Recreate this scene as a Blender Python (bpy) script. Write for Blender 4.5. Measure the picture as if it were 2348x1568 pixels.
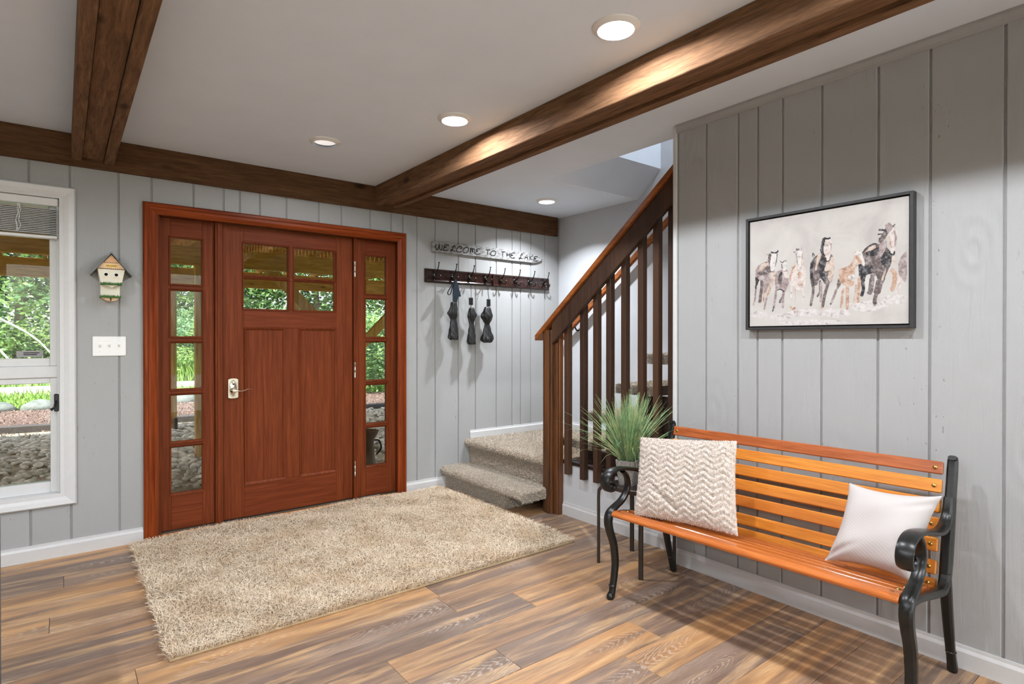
import bpy, bmesh, math, random
import numpy as np
from mathutils import Vector, Matrix
for o in list(bpy.data.objects): bpy.data.objects.remove(o, do_unlink=True)
SC = bpy.context.scene
COL = SC.collection
random.seed(7); RNG = np.random.default_rng(7)
R = math.radians

# ---------------------------------------------------------------- camera
cam_d = bpy.data.cameras.new('camera'); cam = bpy.data.objects.new('camera', cam_d); COL.objects.link(cam)
cam_d.sensor_width = 36.0; cam_d.lens = 1324.6 / 2348 * 36.0
cam_d.clip_start = 0.02; cam_d.clip_end = 300
cam.location = (0, 0, 1.24); cam.rotation_euler = (R(90 - 0.3155), 0, R(-37.8745))
SC.camera = cam
# ---------------------------------------------------------------- world, sun, exposure
W = bpy.data.worlds.new('sky'); SC.world = W; W.use_nodes = True
nt = W.node_tree; bg = nt.nodes['Background']
sky = nt.nodes.new('ShaderNodeTexSky'); sky.sky_type = 'NISHITA'; sky.sun_disc = False
sky.sun_elevation = R(52); sky.sun_rotation = R(200); sky.air_density = 1.0; sky.dust_density = 3.0
hs = nt.nodes.new('ShaderNodeHueSaturation'); hs.inputs['Saturation'].default_value = 0.6
nt.links.new(sky.outputs[0], hs.inputs['Color']); nt.links.new(hs.outputs[0], bg.inputs[0])
bg.inputs[1].default_value = SKY_STRENGTH = 0.44
sun_d = bpy.data.lights.new('sun', 'SUN'); sun_d.energy = 7.5; sun_d.angle = R(3); sun_d.color = (1, .95, .86)
sun = bpy.data.objects.new('sun', sun_d); COL.objects.link(sun)
sun.rotation_euler = (R(38), 0, R(-75))
SC.view_settings.view_transform = 'Standard'; SC.view_settings.look = 'None'
SC.view_settings.exposure = 0.42; SC.view_settings.gamma = 1.0; SC.view_settings.use_curve_mapping = False
LAMP_W = 16.0
cy = SC.cycles; cy.max_bounces = 6; cy.diffuse_bounces = 4; cy.use_adaptive_sampling = True; cy.adaptive_threshold = 0.07; cy.adaptive_min_samples = 16; cy.glossy_bounces = 2; cy.transmission_bounces = 2; cy.transparent_max_bounces = 8; cy.caustics_reflective = False; cy.caustics_refractive = False
# ---------------------------------------------------------------- helpers
def lin(r, g, b):
    f = lambda c: (c / 255 / 12.92) if c / 255 <= .04045 else ((c / 255 + .055) / 1.055) ** 2.4
    return (f(r), f(g), f(b), 1)
MATS = {}
class NT:
    def __init__(s, name):
        s.m = bpy.data.materials.new(name); s.m.use_nodes = True; s.t = s.m.node_tree; s.n = s.t.nodes; s.b = s.n['Principled BSDF']
    def new(s, ty, **kw):
        n = s.n.new(ty)
        for k, v in kw.items(): setattr(n, k, v)
        return n
    def link(s, a, b): s.t.links.new(a, b)
    def coords(s, sc=(1, 1, 1), rot=(0, 0, 0), rnd=True, space='pos'):
        if space == 'pos': src = s.new('ShaderNodeNewGeometry').outputs['Position']
        else: src = s.new('ShaderNodeTexCoord').outputs['Object']
        if rnd:
            oi = s.new('ShaderNodeObjectInfo'); mu = s.new('ShaderNodeMath', operation='MULTIPLY'); mu.inputs[1].default_value = 53.0
            s.link(oi.outputs['Random'], mu.inputs[0]); ad = s.new('ShaderNodeVectorMath', operation='ADD')
            s.link(src, ad.inputs[0]); s.link(mu.outputs[0], ad.inputs[1]); src = ad.outputs[0]
        mp = s.new('ShaderNodeMapping'); mp.inputs['Scale'].default_value = sc; mp.inputs['Rotation'].default_value = rot
        s.link(src, mp.inputs[0]); return mp.outputs[0]
    def noise(s, vec, scale=5, detail=4, rough=.55, dist=0):
        n = s.new('ShaderNodeTexNoise'); n.inputs['Scale'].default_value = scale; n.inputs['Detail'].default_value = detail
        n.inputs['Roughness'].default_value = rough; n.inputs['Distortion'].default_value = dist
        s.link(vec, n.inputs['Vector']); return n.outputs['Fac']
    def ramp(s, fac, stops):
        r = s.new('ShaderNodeValToRGB'); e = r.color_ramp.elements
        while len(e) < len(stops): e.new(.5)
        for i, (p, c) in enumerate(stops): e[i].position = p; e[i].color = c
        s.link(fac, r.inputs[0]); return r.outputs[0]
    def mix(s, a, b, fac, mode='MIX'):
        m = s.new('ShaderNodeMix', data_type='RGBA', blend_type=mode)
        for sock, v in ((m.inputs[0], fac), (m.inputs[6], a), (m.inputs[7], b)):
            if hasattr(v, 'is_output'): s.link(v, sock)
            else: sock.default_value = v
        return m.outputs[2]
    def math(s, op, a, b=0):
        m = s.new('ShaderNodeMath', operation=op)
        for i, v in enumerate((a, b)):
            if hasattr(v, 'is_output'): s.link(v, m.inputs[i])
            else: m.inputs[i].default_value = v
        return m.outputs[0]
    def bump(s, h, strength=.3, dist=.002):
        b = s.new('ShaderNodeBump'); b.inputs['Strength'].default_value = strength; b.inputs['Distance'].default_value = dist
        s.link(h, b.inputs['Height']); s.link(b.outputs[0], s.b.inputs['Normal'])
    def col(s, c):
        if hasattr(c, 'is_output'): s.link(c, s.b.inputs['Base Color'])
        else: s.b.inputs['Base Color'].default_value = c
    def rough(s, v): s.b.inputs['Roughness'].default_value = v
    def metal(s, v): s.b.inputs['Metallic'].default_value = v
def plain(name, c, rough=.5, metal=0, var=.06, scale=30, bump=0):
    k = NT(name); v = k.noise(k.coords(rnd=False), scale, 3)
    d = tuple(max(0, x * (1 - var)) for x in c[:3]) + (1,); l = tuple(min(1, x * (1 + var)) for x in c[:3]) + (1,)
    k.col(k.ramp(v, [(.3, d), (.7, l)])); k.rough(rough); k.metal(metal)
    if bump: k.bump(v, .5, bump)
    MATS[name] = k.m; return k.m
def wood(name, c1, c2, axis='x', rough=.45, freq=30, stretch=18, c3=None, bump=.0008, knots=0, space='pos', bstr=.4, spec=.5):
    k = NT(name); f = {'x': (freq / stretch, freq, freq), 'y': (freq, freq / stretch, freq), 'z': (freq, freq, freq / stretch)}[axis]
    v = k.coords(f, space=space); n1 = k.noise(v, 1, 5, .6, .6); c = k.ramp(n1, [(.3, c1), (.68, c2)])
    v2 = k.coords(tuple(x * 4 for x in f), space=space); n2 = k.noise(v2, 1, 2, .5)
    c = k.mix(c, k.ramp(n2, [(.25, (.55, .5, .45, 1)), (.6, (1, 1, 1, 1))]), .5, 'MULTIPLY')
    if c3:
        n3 = k.noise(k.coords(tuple(x * .12 for x in f), space=space), 1, 2); c = k.mix(c, c3, k.ramp(n3, [(.45, (0, 0, 0, 1)), (.65, (.8, .8, .8, 1))]))
    if knots:
        vo = k.new('ShaderNodeTexVoronoi'); vo.inputs['Scale'].default_value = 1
        sc = {'x': (2.2, 5, 5), 'y': (5, 2.2, 5), 'z': (5, 5, 2.2)}[axis]
        k.link(k.coords(sc, space=space), vo.inputs['Vector']); kn = k.ramp(vo.outputs['Distance'], [(.06, (0, 0, 0, 1)), (.13, (1, 1, 1, 1))])
        c = k.mix(tuple(x * .45 for x in c1[:3]) + (1,), c, kn)
    k.col(c); k.rough(rough); k.b.inputs['Specular IOR Level'].default_value = spec; k.bump(n2, bstr, bump); MATS[name] = k.m; return k.m
def emit(name, c, st):
    k = NT(name); k.b.inputs['Emission Color'].default_value = c; k.b.inputs['Emission Strength'].default_value = st; k.col(c); MATS[name] = k.m; return k.m

def inv(t): return (Matrix.Translation(t.location) @ t.rotation_euler.to_matrix().to_4x4()).inverted()
def tag(o, label=None, cat=None, group=None, kind=None):
    for kk, v in (('label', label), ('category', cat), ('group', group), ('kind', kind)):
        if v: o[kk] = v
    return o
def thing(name, label, cat, loc=(0, 0, 0), rotz=0, group=None, kind=None):
    o = bpy.data.objects.new(name, None); o.empty_display_size = .05; COL.objects.link(o)
    o.location = loc; o.rotation_euler = (0, 0, rotz); return tag(o, label, cat, group, kind)
def wmat(o):
    m = Matrix.Translation(o.location) @ o.rotation_euler.to_matrix().to_4x4()
    return m if not o.parent else wmat(o.parent) @ o.matrix_parent_inverse @ m
def link(name, me, mat=None, parent=None, local=False, smooth=False):
    o = bpy.data.objects.new(name, me); COL.objects.link(o)
    if mat is not None and not me.materials: me.materials.append(MATS[mat] if isinstance(mat, str) else mat)
    if smooth:
        me.polygons.foreach_set('use_smooth', [True] * len(me.polygons))
        if smooth != 'all':
            try: me.set_sharp_from_angle(angle=R(38))
            except Exception: pass
    if parent is not None:
        o.parent = parent
        if not local: o.matrix_parent_inverse = wmat(parent).inverted()
    return o
def mesh(name, verts, faces, mat, parent=None, local=False, smooth=False, bevel=0, fix=True):
    me = bpy.data.meshes.new(name); me.from_pydata([tuple(v) for v in verts], [], faces)
    if bevel or fix:
        bm = bmesh.new(); bm.from_mesh(me)
        if fix: bmesh.ops.recalc_face_normals(bm, faces=bm.faces)
        if bevel: bmesh.ops.bevel(bm, geom=list(bm.edges), offset=bevel, segments=1, affect='EDGES', clamp_overlap=True)
        bm.to_mesh(me); bm.free()
    me.update(); return link(name, me, mat, parent, local, smooth)
BF = [(0, 3, 2, 1), (4, 5, 6, 7), (0, 1, 5, 4), (1, 2, 6, 5), (2, 3, 7, 6), (3, 0, 4, 7)]
def bv(x0, x1, y0, y1, z0, z1): return [(x0, y0, z0), (x1, y0, z0), (x1, y1, z0), (x0, y1, z0), (x0, y0, z1), (x1, y0, z1), (x1, y1, z1), (x0, y1, z1)]
def box(name, x0, x1, y0, y1, z0, z1, mat, parent=None, bevel=.002, local=False): return mesh(name, bv(x0, x1, y0, y1, z0, z1), BF, mat, parent, local, bevel=bevel)
def boxes(name, bs, mat, parent=None, local=False, bevel=0):
    vs, fs = [], []
    for b in bs: k = len(vs); vs += bv(*b); fs += [tuple(i + k for i in f) for f in BF]
    return mesh(name, vs, fs, mat, parent, local, bevel=bevel)
def prism(name, pts, axis, a0, a1, mat, parent=None, bevel=0, local=False, smooth=False):
    # pts are 2D in the remaining axes: x->(y,z)  y->(x,z)  z->(x,y)
    mk = {'x': lambda p, a: (a, p[0], p[1]), 'y': lambda p, a: (p[0], a, p[1]), 'z': lambda p, a: (p[0], p[1], a)}[axis]
    n = len(pts); vs = [mk(p, a0) for p in pts] + [mk(p, a1) for p in pts]
    fs = [tuple(range(n)), tuple(range(2 * n - 1, n - 1, -1))] + [(i, (i + 1) % n, n + (i + 1) % n, n + i) for i in range(n)]
    return mesh(name, vs, fs, mat, parent, local, bevel=bevel, smooth=smooth)
def ring_faces(rows, n, closed=True, caps=True):
    fs = []
    for r in range(rows - 1):
        for i in range(n if closed else n - 1): a = r * n + i; b = r * n + (i + 1) % n; fs.append((a, b, b + n, a + n))
    if caps: fs += [tuple(range(n - 1, -1, -1)), tuple(range((rows - 1) * n, rows * n))]
    return fs
def lathe(name, prof, n, mat, loc=(0, 0, 0), parent=None, fold=None, local=False, smooth=True, axis='z', caps=True):
    vs = []
    for r, z in prof:
        for i in range(n):
            a = 2 * math.pi * i / n; q = r * (fold(a, z) if fold else 1); p = (q * math.cos(a), q * math.sin(a), z)
            if axis == 'y': p = (p[0], p[2], p[1])
            if axis == 'x': p = (p[2], p[0], p[1])
            vs.append((p[0] + loc[0], p[1] + loc[1], p[2] + loc[2]))
    return mesh(name, vs, ring_faces(len(prof), n, caps=caps), mat, parent, local, smooth=smooth)
def catmull(pts, sub=4):
    P = [np.array(p, float) for p in pts]; P = [2 * P[0] - P[1]] + P + [2 * P[-1] - P[-2]]; out = []
    for i in range(1, len(P) - 2):
        for k in range(sub):
            t = k / sub; a, b, c, d = P[i - 1:i + 3]
            out.append(.5 * (2 * b + (c - a) * t + (2 * a - 5 * b + 4 * c - d) * t * t + (3 * b - a - 3 * c + d) * t ** 3))
    return out + [P[-2]]
def sweep(name, path, bn, w, t, mat, parent=None, local=False, n=8, sub=4, power=3.0):
    # superellipse section w (along bn) x t, w and t may be lists per control point
    m = len(path); W_ = w if isinstance(w, (list, tuple)) else [w] * m; T_ = t if isinstance(t, (list, tuple)) else [t] * m
    full = catmull([tuple(p) + (W_[i], T_[i]) for i, p in enumerate(path)], sub) if sub > 1 else [np.array(tuple(p) + (W_[i], T_[i])) for i, p in enumerate(path)]
    bn = np.array(bn, float); bn /= np.linalg.norm(bn); vs = []
    for i, q in enumerate(full):
        a = full[max(0, i - 1)][:3]; b = full[min(len(full) - 1, i + 1)][:3]; tg = b - a; tg /= (np.linalg.norm(tg) + 1e-9)
        bb = bn - tg * (bn @ tg); bb /= (np.linalg.norm(bb) + 1e-9); nn = np.cross(tg, bb)
        for k in range(n):
            an = 2 * math.pi * (k + .5) / n; c, s = math.cos(an), math.sin(an); e = 2 / power
            vs.append(q[:3] + bb * q[3] / 2 * math.copysign(abs(c) ** e, c) + nn * q[4] / 2 * math.copysign(abs(s) ** e, s))
    return mesh(name, vs, ring_faces(len(full), n), mat, parent, local, smooth=True)
def tube(name, path, r, mat, parent=None, local=False, n=8, sub=4, bn=(.3, .2, 1)):
    d = [2 * x for x in r] if isinstance(r, (list, tuple)) else 2 * r
    return sweep(name, path, bn, d, d, mat, parent, local, n, sub, 2.0)
def arrays(name, V, F, mat, parent=None, smooth=False, kind=None):
    # V (n,3), F (m,k) one polygon size
    me = bpy.data.meshes.new(name); m, k = F.shape
    me.vertices.add(len(V)); me.vertices.foreach_set('co', V.astype(np.float32).ravel())
    me.loops.add(m * k); me.loops.foreach_set('vertex_index', F.astype(np.int32).ravel())
    me.polygons.add(m); me.polygons.foreach_set('loop_start', np.arange(0, m * k, k, dtype=np.int32))
    try: me.polygons.foreach_set('loop_total', np.full(m, k, np.int32))
    except Exception: pass
    me.update(calc_edges=True); me.validate()
    if smooth: me.polygons.foreach_set('use_smooth', np.ones(m, bool))
    o = link(name, me, mat, parent)
    if kind: o['kind'] = kind
    return o
def strands(name, root, mid, tip, wvec, mat, parent):
    n = len(root); V = np.stack([root - wvec, root + wvec, mid + wvec * .9, mid - wvec * .9, tip + wvec * .35, tip - wvec * .35], 1).reshape(-1, 3)
    b = np.arange(n)[:, None] * 6; F = np.concatenate([b + np.array([[0, 1, 2, 3]]), b + np.array([[3, 2, 4, 5]])], 0)
    return arrays(name, V, F, mat, parent, kind='stuff')
def strokes_mesh(name, polys, mat, parent):  # polys: list of (verts, faces)
    vs, fs = [], []
    for v, f in polys: k = len(vs); vs += v; fs += [tuple(i + k for i in q) for q in f]
    return mesh(name, vs, fs, mat, parent, fix=False)
# ---------------------------------------------------------------- materials
def wall_mat(name, c, bmp=1.0):
    k = NT(name); v = k.coords((14, 14, 1.2)); n = k.noise(v, 3, 5, .6, 1.2); vv = k.coords((3.2, 3.2, 1.6))
    vo = k.new('ShaderNodeTexVoronoi'); vo.inputs['Scale'].default_value = 1; k.link(vv, vo.inputs['Vector'])
    kn = k.math('SINE', k.math('MULTIPLY', k.math('POWER', vo.outputs['Distance'], .7), 42))
    msk = k.ramp(vo.outputs['Distance'], [(.05, (1, 1, 1, 1)), (.4, (0, 0, 0, 1))]); kk = k.math('MULTIPLY', kn, msk)
    pit = k.ramp(k.noise(k.coords((60, 60, 25)), 1, 2), [(.69, (0, 0, 0, 1)), (.73, (1, 1, 1, 1))]); pm = k.ramp(k.noise(k.coords((6, 6, .7)), 1, 2), [(.56, (0, 0, 0, 1)), (.64, (1, 1, 1, 1))])
    pits = k.math('MULTIPLY', pit, pm)
    h = k.math('SUBTRACT', k.math('ADD', n, k.math('MULTIPLY', kk, .7)), k.math('MULTIPLY', pits, 1.2)); k.bump(h, .75 * bmp, .0022)
    cc = k.ramp(k.noise(k.coords((2, 2, 1)), 1, 3), [(.3, tuple(x * .95 for x in c[:3]) + (1,)), (.7, c)])
    k.col(k.mix(cc, tuple(x * .55 for x in c[:3]) + (1,), k.math('MULTIPLY', pits, .5))); k.rough(.55); k.b.inputs['Specular IOR Level'].default_value = .3; MATS[name] = k.m
wall_mat('wall_paint', lin(168, 169, 168))
plain('drywall', lin(198, 201, 204), .8, var=.02, scale=6)
plain('ceiling_paint', lin(222, 232, 242), .9, var=.02, scale=4)
plain('groove_paint', lin(150, 150, 149), .8)
plain('trim_paint', lin(205, 205, 204), .35, var=.02)
plain('window_vinyl', lin(212, 212, 211), .3, var=.02)
plain('blind_vinyl', lin(222, 222, 220), .35, var=.02)
plain('white_plastic', lin(240, 240, 238), .25, var=.01)
wood('door_wood', lin(98, 43, 19), lin(130, 64, 32), 'z', .5, 60, 30, bump=.0003, spec=.14)
wood('door_rail_wood', lin(98, 43, 19), lin(128, 62, 32), 'x', .5, 60, 30, bump=.0003, spec=.14)
wood('casing_wood', lin(92, 34, 10), lin(156, 72, 30), 'z', .35, 80, 40, bump=.0003, spec=.14)
wood('casing_head_wood', lin(92, 34, 10), lin(156, 72, 30), 'x', .35, 80, 40, bump=.0003, spec=.14)
wood('beam_wood_x', lin(70, 48, 30), lin(106, 75, 50), 'x', .85, 60, 12, bump=.002, knots=1, bstr=.7, spec=.2)
wood('beam_wood_y', lin(86, 62, 43), lin(134, 99, 70), 'y', .85, 60, 12, bump=.002, knots=1, bstr=.7, spec=.2)
wood('rail_wood', lin(54, 39, 31), lin(74, 54, 43), 'z', .45, 40, 20, c3=lin(82, 58, 43), bump=.0004, spec=.2)
wood('newel_wood', lin(58, 38, 25), lin(102, 65, 38), 'z', .35, 45, 12, c3=lin(138, 82, 40), bump=.0004)
wood('cap_wood', lin(122, 66, 28), lin(170, 98, 44), 'y', .3, 50, 20, bump=.0003)
wood('dark_stain', lin(28, 18, 14), lin(48, 32, 24), 'y', .5, 30, 10)
wood('slat_wood', lin(204, 120, 38), lin(228, 150, 60), 'y', .35, 60, 30, c3=lin(186, 104, 42), bump=.0003)
wood('top_slat_wood', lin(146, 74, 36), lin(186, 104, 58), 'y', .25, 70, 25, bump=.0003)
wood('seat_slat_wood', lin(170, 88, 38), lin(206, 120, 58), 'y', .16, 60, 30, bump=.0003)
wood('deck_lumber', lin(168, 122, 62), lin(214, 168, 96), 'x', .8, 30, 10, knots=1, spec=.2)
wood('deck_lumber_y', lin(168, 120, 58), lin(216, 166, 90), 'y', .8, 30, 10, knots=1, spec=.2)
wood('deck_lumber_z', lin(168, 124, 64), lin(212, 170, 100), 'z', .8, 30, 10, spec=.2)
wood('sill_wood', lin(176, 112, 56), lin(206, 146, 84), 'x', .4, 40, 15)
wood('rack_wood', lin(30, 16, 12), lin(52, 28, 20), 'x', .2, 60, 20, bump=.0002)
def floor_mat():
    k = NT('floor_plank'); oi = k.new('ShaderNodeObjectInfo')
    base = k.ramp(oi.outputs['Random'], [(0, lin(184, 138, 94)), (.3, lin(198, 154, 108)), (.31, lin(160, 126, 98)), (.6, lin(174, 136, 102)), (.61, lin(130, 110, 97)), (1, lin(150, 124, 104))])
    n = k.noise(k.coords((1.1, 11, 3), space='obj'), 1, 4, .6, .8); c = k.mix(base, lin(118, 98, 85), k.ramp(n, [(.42, (0, 0, 0, 1)), (.62, (.85, .85, .85, 1))]))
    n2 = k.noise(k.coords((2.0, 19, 3), space='obj'), 1, 4, .6, .5); c = k.mix(c, lin(214, 174, 126), k.ramp(n2, [(.5, (0, 0, 0, 1)), (.72, (.7, .7, .7, 1))]))
    w = k.new('ShaderNodeTexWave', wave_type='RINGS', rings_direction='SPHERICAL'); w.inputs['Scale'].default_value = 5.0; w.inputs['Distortion'].default_value = 9.0; w.inputs['Detail'].default_value = 3; w.inputs['Detail Scale'].default_value = .8
    k.link(k.coords((1.6, 11, 0), space='obj', rnd=False), w.inputs['Vector']); gm = k.ramp(k.noise(k.coords((1.3, 6, 3), space='obj'), 1, 2), [(.53, (0, 0, 0, 1)), (.63, (1, 1, 1, 1))])
    g = k.math('MULTIPLY', k.ramp(w.outputs['Fac'], [(.72, (0, 0, 0, 1)), (.93, (1, 1, 1, 1))]), gm); c = k.mix(c, lin(224, 212, 198), k.math('MULTIPLY', g, .36))
    f = k.noise(k.coords((9, 150, 20), space='obj'), 1, 3, .6); c = k.mix(c, k.ramp(f, [(.3, (.62, .58, .54, 1)), (.6, (1, 1, 1, 1))]), .55, 'MULTIPLY')
    k.col(c); k.rough(.42); k.b.inputs['Specular IOR Level'].default_value = .35; k.bump(f, .25, .0006); MATS['floor_plank'] = k.m
floor_mat()
plain('floor_gap', lin(60, 45, 34), .8)
def fibre(name, a, b, sc=90, rough=1.0, c3=None, sc3=3):
    k = NT(name); c = k.ramp(k.noise(k.coords(rnd=False), sc, 2), [(.32, a), (.66, b)])
    if c3: c = k.mix(c, c3, k.ramp(k.noise(k.coords(rnd=False), sc3, 3), [(.45, (0, 0, 0, 1)), (.62, (.55, .55, .55, 1))]))
    k.col(c); k.rough(rough); k.b.inputs['Sheen Weight'].default_value = .15; MATS[name] = k.m
fibre('rug_pile', lin(206, 183, 152), lin(240, 224, 200), 70, c3=lin(202, 174, 138), sc3=5)
plain('rug_backing', lin(188, 166, 130), 1)
fibre('carpet_pile', lin(140, 122, 100), lin(240, 231, 216), 190)
plain('carpet_base', lin(160, 142, 120), 1, var=.3, scale=200)
fibre('fur_fabric', lin(212, 200, 188), lin(228, 217, 207), 60)
def cotton():
    k = NT('cotton_fabric'); w = k.new('ShaderNodeTexWave', wave_type='BANDS'); w.inputs['Scale'].default_value = 38; w.inputs['Distortion'].default_value = 5; w.inputs['Detail'].default_value = 1; w.inputs['Detail Scale'].default_value = .25
    k.link(k.coords(rnd=False, rot=(.6, .3, .8)), w.inputs['Vector']); k.col(lin(188, 181, 177)); k.rough(.95); k.bump(w.outputs['Fac'], .22, .001); MATS['cotton_fabric'] = k.m
cotton()
plain('black_iron', lin(28, 28, 26), .32, .2, var=.3, scale=60, bump=.0006)
plain('table_metal', lin(58, 50, 44), .38, .4, var=.15)
plain('brass', lin(190, 160, 90), .25, 1.0)
plain('nickel', lin(214, 204, 190), .22, 1.0, var=.02)
plain('dark_metal', lin(34, 32, 32), .3, .8)
plain('black_plastic', lin(26, 27, 27), .35)
plain('black_nylon', lin(24, 24, 24), .45, var=.25, scale=120)
plain('navy_nylon', lin(30, 42, 52), .4, var=.25, scale=100)
plain('threshold_metal', lin(96, 90, 80), .4, .7)
k = NT('pot_stone'); n = k.noise(k.coords(rnd=False), 260, 3, .7); k.col(k.ramp(n, [(.35, lin(84, 82, 78)), (.5, lin(140, 136, 130)), (.68, lin(206, 202, 196))])); k.rough(.9); k.bump(n, .6, .003); MATS['pot_stone'] = k.m
fibre('grass_blade', lin(84, 132, 78), lin(160, 196, 140), 45, .6, c3=lin(196, 190, 130), sc3=18)
plain('soil_dark', lin(50, 50, 36), 1)
plain('frame_black', lin(46, 46, 45), .5, var=.15)
k = NT('canvas_print'); n = k.noise(k.coords(rnd=False), 5, 5, .6, .8); k.col(k.ramp(n, [(.25, lin(168, 162, 159)), (.5, lin(184, 179, 173)), (.75, lin(192, 189, 183))])); k.rough(.8); MATS['canvas_print'] = k.m
for i, c in enumerate([(40, 36, 38), (98, 86, 82), (146, 130, 126), (176, 144, 122), (186, 166, 151), (196, 184, 177), (200, 195, 189), (192, 186, 182)]):
    k = NT('paint_%d' % i); n = k.noise(k.coords(rnd=False), 48, 5, .7, .4); lo = tuple(int(x * .72) for x in c); hi = tuple(int(x + (212 - x) * .5) for x in c)
    k.col(k.ramp(n, [(.32, lin(*lo)), (.48, lin(*c)), (.66, lin(*hi))])); k.rough(.8); MATS['paint_%d' % i] = k.m
k = NT('sign_paint'); n = k.noise(k.coords((12, 12, 40), rnd=False), 2, 5, .7); k.col(k.ramp(n, [(.32, lin(92, 90, 87)), (.5, lin(146, 146, 144)), (.7, lin(186, 186, 184))])); k.rough(.8); k.bump(n, .5, .002); MATS['sign_paint'] = k.m
plain('ink', lin(24, 24, 26), .7)
plain('bird_cream', lin(234, 228, 208), .7, var=.03); plain('bird_peach', lin(232, 184, 138), .7); plain('bird_peach_pale', lin(238, 204, 164), .7); plain('bird_green', lin(58, 104, 44), .8, var=.3, scale=200)
plain('zinc', lin(116, 120, 122), .35, .7); plain('bird_yellow', lin(226, 190, 60), .7); plain('bird_brown', lin(120, 84, 50), .7); plain('hole_black', lin(14, 11, 10), 1); plain('bird_peg', lin(74, 66, 36), .7)
plain('sofa_fabric', lin(98, 98, 100), 1, var=.25, scale=400, bump=.001)
plain('sticker_grey', lin(150, 146, 146), .5); plain('lamp_trim', lin(224, 222, 218), .4, var=.01)
emit('lamp_lens', (1, .97, .92, 1), 9.0); emit('lamp_lens_dim', (1, .98, .95, 1), .45)
def glass():
    m = bpy.data.materials.new('pane_glass'); m.use_nodes = True; t = m.node_tree; t.nodes.clear()
    o = t.nodes.new('ShaderNodeOutputMaterial'); mx = t.nodes.new('ShaderNodeMixShader'); tr = t.nodes.new('ShaderNodeBsdfTransparent'); gl = t.nodes.new('ShaderNodeBsdfGlossy'); fr = t.nodes.new('ShaderNodeFresnel')
    fr.inputs[0].default_value = 1.35; gl.inputs['Roughness'].default_value = .0; tr.inputs[0].default_value = (.97, .985, .97, 1)
    t.links.new(fr.outputs[0], mx.inputs[0]); t.links.new(tr.outputs[0], mx.inputs[1]); t.links.new(gl.outputs[0], mx.inputs[2]); t.links.new(mx.outputs[0], o.inputs[0]); MATS['pane_glass'] = m
glass()
# outdoors
fibre('leaf_green', lin(66, 108, 48), lin(150, 186, 96), 1.7, .6, c3=lin(110, 158, 130), sc3=.8)
fibre('leaf_dark', lin(44, 82, 50), lin(112, 150, 96), 1.9, .6, c3=lin(170, 196, 110), sc3=.9)
fibre('lawn_green', lin(84, 124, 48), lin(146, 178, 88), 6, .8); fibre('mulch_chip', lin(78, 60, 54), lin(168, 144, 132), 22, .9)
plain('lawn_ground', lin(104, 132, 60), 1, var=.3, scale=8); plain('mulch', lin(104, 84, 76), 1, var=.5, scale=40, bump=.03); plain('fine_gravel', lin(200, 188, 164), 1, var=.35, scale=60, bump=.01)
plain('bounce_stone', lin(184, 184, 182), .9, var=.06, scale=3); plain('asphalt', lin(184, 182, 180), .9, var=.08, scale=6); plain('edging_timber', lin(92, 88, 88), .9, var=.2); plain('bark', lin(120, 108, 92), 1, var=.3, scale=12, bump=.02); plain('pale_bark', lin(178, 182, 174), 1, var=.15, scale=12)
fibre('pebble', lin(160, 150, 130), lin(246, 238, 220), 9, .8); plain('boulder', lin(112, 120, 116), .9, var=.25, scale=9, bump=.03); plain('siding', lin(120, 100, 80), .9); plain('clay', lin(104, 74, 46), .6, var=.2)
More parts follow.
